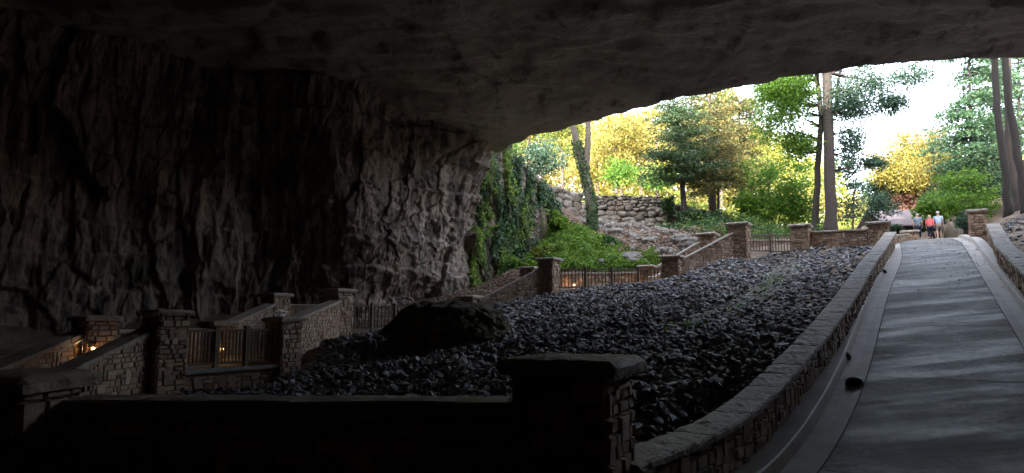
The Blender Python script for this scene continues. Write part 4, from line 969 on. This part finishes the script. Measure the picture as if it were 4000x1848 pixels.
tree('tree', 'slimmer crooked trunk leaning beside the thick straight trunk', 44.5, [([(3182,935),(3186,820),(3196,640),(3206,500),(3206,400),(3190,250)], .24, .15), ([(3262,430),(3275,330),(3290,250)], .14,.08)],
     [ell(3100,400,80,90,44.5), ell(3020,350,70,90,44.5), ell(3060,330,110,70,44.5), ell(3040,460,90,90,44.5), ell(3120,250,140,50,44.5), ell(3130,560,50,60,44.5)], 'green', bark='barkdark', nclump=170, per=120, leaf=.165, clump=.9, r_seed=12)
tree('tree', 'loose blue-green tree low behind the pillar at the ramp wall end', 52, [([(3330,930),(3335,800),(3345,650)], .1, .04)], [ell(3340,780,75,110,52), ell(3440,800,60,60,52), ell(3310,650,45,80,52)], 'slate', nclump=60, per=75, leaf=.19, clump=.7, r_seed=13)
tree('tree', 'half yellow autumn tree beyond the walkers', 59, [([(3640,930),(3630,800),(3600,650),(3580,520)], .25, .08)], [ell(3580,590,110,100,59), ell(3500,650,100,80,59), ell(3650,640,80,80,59), ell(3560,700,120,60,59)], 'yellow', nclump=150, per=150, leaf=.19, clump=1.1, r_seed=14)
tree('tree', 'slate-green tree mingling with the yellow tree', 57.5, [([(3660,930),(3665,760),(3650,560)], .2, .06)], [ell(3660,600,80,130,62), ell(3560,780,140,60,62), ell(3440,740,90,60,62)], 'slate', nclump=170, per=110, leaf=.2, clump=1.0, r_seed=15)
tree('tree', 'small purple-red tree above the pale roof', 60, [([(3560,930),(3555,850),(3550,790)], .1, .04)], [ell(3550,790,60,50,60)], 'red', nclump=40, per=75, leaf=.2, clump=.8, r_seed=16)
conifer('tree', 'tall blue-green evergreen on the right above the walkers', 50, [(3800,920),(3795,700),(3790,450),(3785,150)], .22, 0, 3.4, 'blue', nb=190, leaf=.18, r_seed=17, low=.18, droop=.25, nsp=140, taper=.3)
conifer('tree', 'bluish evergreen at the far right behind the leaning trunk', 54, [(3985,900),(3985,650),(3980,400),(3975,100)], .25, 0, 3.6, 'blue', nb=120, leaf=.18, r_seed=18, low=.15, droop=.25, nsp=140, taper=.3)
conifer('tree', 'blue-green evergreen between the two right hand trunks', 57, [(3885,900),(3880,650),(3880,400),(3880,200)], .2, 0, 3.4, 'blue', nb=110, leaf=.18, r_seed=19, low=.15, droop=.25, nsp=130, taper=.3)
tree('tree', 'low green and yellow leafed tree behind the dark right pillar', 46, [([(3812,870),(3800,800),(3780,720)], .07, .03)], [ell(3720,790,130,60,46), ell(3830,790,90,60,46), ell(3640,830,70,35,46), ell(3760,700,90,40,46)], 'green', nclump=100, per=80, leaf=.18, clump=.65, r_seed=20)
tree('tree', 'straight dark trunk, left one of the three at the right edge', 39, [([(3942,860),(3925,700),(3905,500),(3890,300),(3880,150)], .22, .17)], [ell(3800,150,200,50,39)], 'blue', bark='barkdark', nclump=10, per=60, leaf=.18, r_seed=21)
tree('tree', 'leaning dark trunk nearest the right edge', 37.5, [([(4012,860),(3990,720),(3965,520),(3935,340),(3905,150)], .22, .17)], [ell(3960,120,120,40,37.5)], 'blue', bark='barkdark', nclump=8, per=60, leaf=.18, r_seed=22)
tree('tree', 'paler rough trunk behind the leaning one', 41, [([(3985,850),(3960,700),(3945,560),(3935,400),(3930,150)], .27, .2)], [ell(3990,120,120,40,41)], 'blue', bark='barkmid', nclump=8, per=60, leaf=.18, r_seed=23)
bush('low evergreen branches behind the walkers', 3650, 880, 47, 75, 30, 'slate', 3500, .17, 51)
bush('dark green shrub beside the dark right pillar', 3770, 870, 42, 40, 38, 'slate', 2200, .16, 52)
bush('small teal shrub left of the walkers', 3500, 895, 50, 35, 18, 'slate', 1200, .17, 53)
# sunlit background wood
bg = [(1960,600,60,'midgreen',75,110,'greyish green tree rising behind the ivy cliff'),(2110,640,60,'slate',95,100,'soft grey-green tree behind the reddish stone wall'),(2190,520,66,'yelgreen',90,110,'yellow-green tree left of the forked trunk'),
 (2060,480,70,'yelgreen',90,90,'yellow-green tree top over the ivy cliff'),(2400,520,76,'yellow',110,130,'glowing yellow tree right of the forked trunk'),(2330,650,80,'yellow',110,90,'sunlit yellow tree low behind the forked trunk'),
 (2500,640,78,'yellow',110,110,'sunlit yellow tree above the middle of the grey wall'),(2560,480,84,'yellow',90,60,'far yellow tree under the cave lip'),(2420,680,64,'green',60,60,'pale green sapling above the grey wall'),(2560,700,66,'green',70,50,'pale green sapling nearer the cedar'),
 (2680,520,88,'yellow',100,130,'yellow tree seen through the dark cedar'),(2760,740,84,'yellow',110,80,'golden tree low between the evergreen trunks'),(2860,700,86,'yellow',90,120,'golden tree behind the rusty-green evergreen'),
 (2810,430,80,'yelgreen',100,90,'thin olive tree top under the cave lip'),(2950,600,82,'yelgreen',90,150,'yellow-green tree left of the crooked trunk'),(3080,640,84,'yelgreen',110,130,'yellow-green tree behind the small maple'),
 (3150,800,80,'yellow',110,60,'yellow tree low behind the big trunks'),(2950,850,72,'yelgreen',110,45,'bright undergrowth tree behind the small top railing'),(3300,840,86,'yellow',70,55,'small gold tree right of the thick trunk'),(3740,720,84,'yellow',110,70,'gold tree glowing through the right evergreens'),(3900,720,84,'yelgreen',110,90,'yellow-green tree behind the right trunks'),(3420,880,78,'midgreen',90,35,'low distant trees beyond the ramp wall end'),
 (3600,860,75,'midgreen',110,45,'distant green trees behind the walkers')]
for i, (px, py, Y, mt, rx, ry, lb) in enumerate(bg):
    tree('tree', lb, Y, [([(px+10, 930 if px > 2620 else 800), (px+4, py+ry*.4), (px, py-ry*.4)], .2, .07)], [ell(px, py, rx, ry, Y)], mt, bark='bark', nclump=int(22+rx*ry/330), per=62, leaf=.30*Y/75, clump=1.15*Y/75, r_seed=60+i, twig=.05)
# far wood as one mass
def far_wood(p0, p1_, prof, mt, label, n, seed):
    r = np.random.default_rng(seed); Cc = []
    for i in range(n):
        Yb = r.uniform(92, 125); px = r.uniform(p0, p1_); c = P(px, 900, Yb); hmax = np.interp(px, *prof); z = P(px, 950-(950-hmax)*r.random()**.8, Yb)[2]
        w = r.standard_normal((85, 3)); w /= np.linalg.norm(w, axis=1)[:, None]; Cc.append(np.array([c[0], c[1], z])+w*(r.random(85)**.4)[:, None]*np.array([2.8,2.8,1.8]))
    V, Fc = leaves(np.concatenate(Cc), .62, r, .2); tag(mesh('far_wood', V, Fc, M[mt]), label, 'wood', kind='stuff')
far_wood(1800, 3000, ([1800,2500,2560,2700,2750,3000], [420,470,540,520,440,520]), 'yellow', 'mass of far sunlit yellow autumn trees behind the stone wall', 700, 77)
far_wood(2900, 4500, ([2900,3000,3250,3330,3600,3800,4600], [520,560,640,780,800,640,560]), 'yelgreen', 'mass of far yellow-green trees behind the ramp head', 520, 78)

scatter_ground('undergrowth', None, 26000, .5, M['yelgreen'], 'bright undergrowth beyond the top of the stairs', 'undergrowth', 8, 2.6, xypoly=[(10,60),(24,57),(34,63),(60,63),(75,80),(10,82)])
scatter_ground('undergrowth', None, 9000, .22, M['midgreen'], 'low green plants under the big trunks', 'undergrowth', 9, .9, xypoly=[(13,41.5),(18.5,40.5),(22,46),(24,52),(12,56),(11,46)])
scatter_ground('undergrowth', None, 9000, .4, M['yelgreen'], 'sunny undergrowth above the stone wall', 'undergrowth', 10, 1.6, xypoly=[(-2,60),(14,60),(14,72),(-4,72)])
scatter_ground('ground_cover', None, 6000, .16, M['ivy'], 'ivy creeping at the foot of the cliff', 'ground cover', 14, .35, xypoly=[(-2.4,41.2),(-.5,43.2),(1.5,44.8),(3,45),(1,42),(-1,40.6)])
# pale roofed building far beyond
def building():
    c = P(3500, 925, 57); t = empty('building', (c[0], c[1], c[2]), 'pale low building with broad lilac-grey roof left of the walkers', 'building')
    x, y, z = c; b = MB(); b.box((x, y, z+.3), (4.0, 4, 1.6)); b.build('wall', plain('pale_siding', (.3,.28,.26), .8, var=.1), t)
    z0 = z+.9; b = MB()
    b.add([(x-2.3,y-2.5,z0-.2),(x+2.3,y-2.5,z0-.2),(x+2.3,y,z0+1.4),(x-2.3,y,z0+1.4),(x-2.3,y+2.5,z0-.2),(x+2.3,y+2.5,z0-.2),
           (x-2.3,y-2.5,z0-.3),(x+2.3,y-2.5,z0-.3),(x+2.3,y,z0+1.28),(x-2.3,y,z0+1.28),(x-2.3,y+2.5,z0-.3),(x+2.3,y+2.5,z0-.3)],
          [(0,1,2,3),(3,2,5,4),(7,6,9,8),(8,9,10,11),(0,6,7,1),(4,5,11,10),(1,7,8,2),(2,8,11,5),(0,3,9,6),(3,4,10,9)])
    b.build('roof', plain('grey_shingle', (.17,.145,.17), .8, var=.15, sc=3), t)
    for dx in (-1.2, 0, 1.2):
        b = MB(); b.box((x+dx, y-2.02, z+.45), (.7, .06, .7)); f = b.build('window', M['joint'], t)
building()
# stub fence of upright logs behind the walkers
def log_fence():
    a, b_ = P(3695, 940, 45), P(3790, 935, 42.5); t = empty('log_fence', a-np.array((0,0,.3)), 'row of grey upright logs behind the man in the white cap', 'fence')
    r = np.random.default_rng(8)
    for k in range(9):
        p = a+(b_-a)*k/8; b = MB(); h = 1.0+.25*r.random(); b.tube([p-np.array((0,0,.4)), p+np.array((.02,0,h*.5)), p+np.array((.03*r.standard_normal(),0,h))], [.13,.12,.11], 9); b.build('log', M['barkpale'], t, True)
log_fence()

# ------------------------------------------------------------------ gutter domes, leaves on the path
def dome(px, py, label, w=.34):
    s, l = hit(px, py); x, y = xy(s, l); z = float(hs(s)); t = empty('gutter_light', (x, y, z), label, 'light')
    V, Fc = ico(3); V = V.copy(); V = np.sign(V)*np.abs(V)**.8; V = V*np.array([w*.78, w*.45, .13]); a = GRID
    V[:, 2] = np.maximum(V[:, 2], -.03); Vx = np.stack([V[:, 0]*math.cos(a)-V[:, 1]*math.sin(a)+x, V[:, 0]*math.sin(a)+V[:, 1]*math.cos(a)+y, V[:, 2]+z+.0], 1)
    b = MB(); b.add(Vx, Fc); b.build('hood', M['hood'], t, True)
    b = MB(); dd = rot2((0,-1), a); b.box((x+dd[0]*w*.34, y+dd[1]*w*.34, z+.035), (w*1.1, .1, .07), [[*rot2((1,0), a),0],[*rot2((0,1), a),0],[0,0,1]]); b.build('lens', M['joint'], t)
M['hood'] = plain('dark_cast_metal', (.22,.22,.225), .45, metal=.3, var=.2)
dome(3338, 1500, 'dark domed light housing sitting in the left gutter', .19)
dome(3300, 1400, 'small dark housing against the kerb just above the domed one', .16)
dome(3447, 1065, 'small dark housing in the gutter farther up the ramp', .2)
r = np.random.default_rng(31); pts = []
for px, py in [(3110,1720),(3118,1735),(3100,1760),(3125,1770),(3145,1765),(3190,1650),(3230,1600),(3235,1665),(3250,1660),(3265,1575),(3262,1550),(3280,1530),(3290,1478),(3300,1480),(3120,1820),(3160,1835),(3225,1510),(3240,1860),(3458,1565),(3470,1590)]:
    s, l = hit(px, py); x, y = xy(s, l); pts.append((x, y, float(hs(s))+.012))
for k in range(260):
    s = r.uniform(24, 44); l = float(RJ(s))+r.uniform(-1.0, .5) if r.random() < .6 else r.uniform(float(LJ(s)), float(RJ(s))); x, y = xy(s, l); pts.append((x, y, float(hs(s))+.012))
V, Fc = leaves(np.array(pts), .09, r, 4, aspect=.6); V[:, 2] += np.random.default_rng(2).uniform(-.004, .02, len(V))
tag(mesh('leaf_litter', V, Fc, M['litter']), 'scattered brown leaves on the ramp and its gutters', 'leaves', kind='stuff')

# ------------------------------------------------------------------ people
def skin(name, verts, edges, mat, parent, sub=2):
    me = bpy.data.meshes.new(name); me.from_pydata([v[:3] for v in verts], edges, []); o = bpy.data.objects.new(name, me); COL.objects.link(o)
    md = o.modifiers.new('s', 'SKIN'); md.use_smooth_shade = True
    for i, v in enumerate(verts):
        k = me.skin_vertices[0].data[i]; k.radius = (v[3], v[4] if len(v) > 4 else v[3]); k.use_root = (i == 0)
    o.modifiers.new('u', 'SUBSURF').levels = sub
    dg = bpy.context.evaluated_depsgraph_get(); m2 = bpy.data.meshes.new_from_object(o.evaluated_get(dg)); bpy.data.objects.remove(o)
    m2.name = name; m2.materials.clear(); m2.materials.append(mat); m2.polygons.foreach_set('use_smooth', np.ones(len(m2.polygons), bool))
    o = bpy.data.objects.new(name, m2); COL.objects.link(o); o.parent = parent; return o
skinm = plain('skin', (.55,.34,.25), .55, var=.1)
def person(px, py, Y, H, label, shirt, pants, hairc, step=.16, hat=None, shorts=False, female=False, heading=None, shoe=(.5,.5,.5), bag=False, lean=.06, sleeve=.55):
    x, y = P(px, py-50, Y)[:2]; s, l = sl(x, y); z = float(hs(s))
    hd = heading if heading is not None else GRID
    t = empty('person', (x, y, z), label, 'person'); t.rotation_euler = (0, 0, hd)   # local +y = walking direction (away)
    k = H/1.75; wd = .9 if female else 1.0
    L_ = lambda pts: [tuple(c*k for c in p) for p in pts]
    sw_ = .19*wd; ln = lean
    # one continuous body: pelvis, spine, neck, head, arms with fingers, legs, feet
    B = [(0,0,.95,.14,.11),(0,ln*.5,1.18,.13,.10),(0,ln,1.40,.15,.10),(0,ln*1.2,1.50,.055),(0,ln*1.5,1.58,.07,.08),(0,ln*1.6,1.68,.075,.09)]
    E = [(0,1),(1,2),(2,3),(3,4),(4,5)]
    def limb(st, pts):
        i = st
        for p in pts: B.append(p); E.append((i, len(B)-1)); i = len(B)-1
        return i
    for sd in (-1, 1):
        w_ = limb(2, [(sd*sw_,ln*1.0,1.42,.055),(sd*(sw_+.07),ln*.4,1.14,.042),(sd*(sw_+.06),.10-sd*.04,.90,.03),(sd*(sw_+.06),.12-sd*.04,.84,.032,.018)])
        for f, (dx, dz) in enumerate(((-.0,-.085),(.0,-.09),(.0,-.085),(.0,-.07))):
            yy = .12-sd*.04+(.03-.02*f); limb(w_, [(sd*(sw_+.06),yy,.80,.009),(sd*(sw_+.052),yy+.005,.84+dz,.008)])
        limb(w_, [(sd*(sw_+.04),.16-sd*.04,.81,.01)])
        fy = sd*step
        limb(0, [(sd*.09,0,.88,.09),(sd*.10,fy*.5+.03,.50,.058),(sd*.10,fy,.10,.038),(sd*.10,fy+.02,.045,.04,.035),(sd*.12,fy+.15,.03,.038,.028)])
    skin('body', L_(B), E, skinm, t)
    # shirt
    ms = plain('shirt_'+str(px), shirt, .9, var=.12, sc=20); mp_ = plain('trousers_'+str(px), pants, .9, var=.15, sc=20)
    S = [(0,.0,.90,.185*wd,.145),(0,ln*.5,1.15,.185*wd,.14),(0,ln,1.38,.165,.125),(0,ln*1.15,1.47,.075)]; Es = [(0,1),(1,2),(2,3)]
    for sd in (-1, 1):
        i = len(S); f = sleeve; S += [(sd*(sw_+.01),ln,1.42,.075),(sd*(sw_+.045),ln*.6,1.42-.30*f,.066)]; Es += [(2,i),(i,i+1)]
        if f > .9: S.append((sd*(sw_+.06),.07-sd*.03,.95,.05)); Es.append((i+1, i+2))
    skin('shirt', L_(S), Es, ms, t)
    T_ = [(0,0,.93,.165,.135)]; Et = []
    for sd in (-1, 1):
        i = len(T_); fy = sd*step; T_ += [(sd*.095,0,.86,.115),(sd*.105,fy*.5+.03,.52,.085)]; Et += [(0,i),(i,i+1)]
        if not shorts: T_ += [(sd*.105,fy*.97,.14,.062)]; Et.append((i+1,i+2))
    skin('shorts' if shorts else 'trousers', L_(T_), Et, mp_, t)
    for sd in (-1, 1):
        fy = sd*step; skin('shoe', L_([(sd*.10,fy-.03,.05,.055,.05),(sd*.115,fy+.10,.04,.055,.042),(sd*.12,fy+.19,.035,.045,.035)]), [(0,1),(1,2)], plain('shoe_'+str(px), shoe, .7), t, 1)
    # head details
    V, Fc = ico(3)
    def blob(nm, c, r_, mat, cut=None):
        W = V*np.array(r_)
        if cut is not None: W[:, 2] = np.maximum(W[:, 2], cut)
        b = MB(); b.add((W+np.array(c))*k, Fc); me = bpy.data.meshes.new(nm); me.from_pydata(b.V[0].tolist(), [], b.F); me.materials.append(mat); me.polygons.foreach_set('use_smooth', np.ones(len(me.polygons), bool))
        o = bpy.data.objects.new(nm, me); COL.objects.link(o); o.parent = t
    hm = plain('hair_'+str(px), hairc, .8, var=.3, sc=40)
    if female: blob('hair', (0, ln*1.5-.02, 1.64), (.115,.12,.15), hm); blob('hair', (0, ln*1.5-.05, 1.53), (.10,.07,.12), hm)
    else: blob('hair', (0, ln*1.6-.015, 1.665), (.086,.10,.085), hm, -.03)
    if hat:
        mh = plain('cap_'+str(px), hat, .8, var=.05); blob('cap', (0, ln*1.6, 1.71), (.10,.115,.085), mh, -.01); blob('cap', (0, ln*1.6+.12, 1.705), (.075,.08,.012), mh)
    if bag:
        b = MB(); b.box(((sw_+.13)*k, .05, 1.12*k), (.10, .16, .30)); me = b.build('bag', M['joint'], None); me.parent = t
    return t
person(3587, 957, 42.6, 1.66, 'white-haired man in slate-blue shirt and dark trousers, walking away', (.17,.25,.32), (.02,.035,.07), (.7,.6,.55), step=.10, sleeve=.6, shoe=(.6,.6,.62))
person(3634, 953, 42.2, 1.5, 'blonde woman in a coral jacket and black trousers, walking away', (.85,.16,.17), (.012,.014,.025), (.62,.47,.30), step=.06, female=True, sleeve=1.0, shoe=(.05,.05,.06))
person(3668, 946, 44.2, 1.80, 'man in a white cap, pale blue t-shirt and khaki shorts, walking away', (.45,.56,.78), (.27,.22,.19), (.5,.4,.3), step=.2, hat=(.8,.84,.92), shorts=True, sleeve=.5, shoe=(.75,.75,.78), bag=True)

# ------------------------------------------------------------------ light
w = bpy.data.worlds.new('World'); SC.world = w; w.use_nodes = True; nt = w.node_tree
bgd = nt.nodes['Background']; sky = nt.nodes.new('ShaderNodeTexSky'); sky.sky_type = 'NISHITA'; sky.sun_disc = False
SUN_EL, SUN_AZ = R(27), R(205)     # azimuth clockwise from +Y: behind the camera, a little left
sky.sun_elevation = SUN_EL; sky.sun_rotation = SUN_AZ; sky.air_density = 1.0; sky.dust_density = 2.5; sky.ozone_density = 1
hs_ = nt.nodes.new('ShaderNodeHueSaturation'); hs_.inputs['Saturation'].default_value = .5; nt.links.new(sky.outputs[0], hs_.inputs['Color']); nt.links.new(hs_.outputs[0], bgd.inputs[0]); bgd.inputs[1].default_value = .15
ld = bpy.data.lights.new('sun', 'SUN'); ld.energy = 2.0; ld.angle = R(.5); ld.color = (1, .93, .8)
lo = bpy.data.objects.new('sun', ld); COL.objects.link(lo)
dv = Vector((math.sin(SUN_AZ)*math.cos(SUN_EL), math.cos(SUN_AZ)*math.cos(SUN_EL), math.sin(SUN_EL)))
lo.rotation_euler = dv.to_track_quat('Z', 'Y').to_euler(); lo.location = (0, 0, 60)
SC.view_settings.view_transform = 'Standard'; SC.view_settings.look = 'None'; SC.view_settings.exposure = 3.3; SC.view_settings.gamma = 1
cy = SC.cycles
try:
    cy.use_denoising = True; cy.max_bounces = 6; cy.diffuse_bounces = 3; cy.glossy_bounces = 2; cy.transmission_bounces = 3; cy.sample_clamp_indirect = 6
    cy.use_adaptive_sampling = True; cy.adaptive_threshold = .02
except Exception: pass
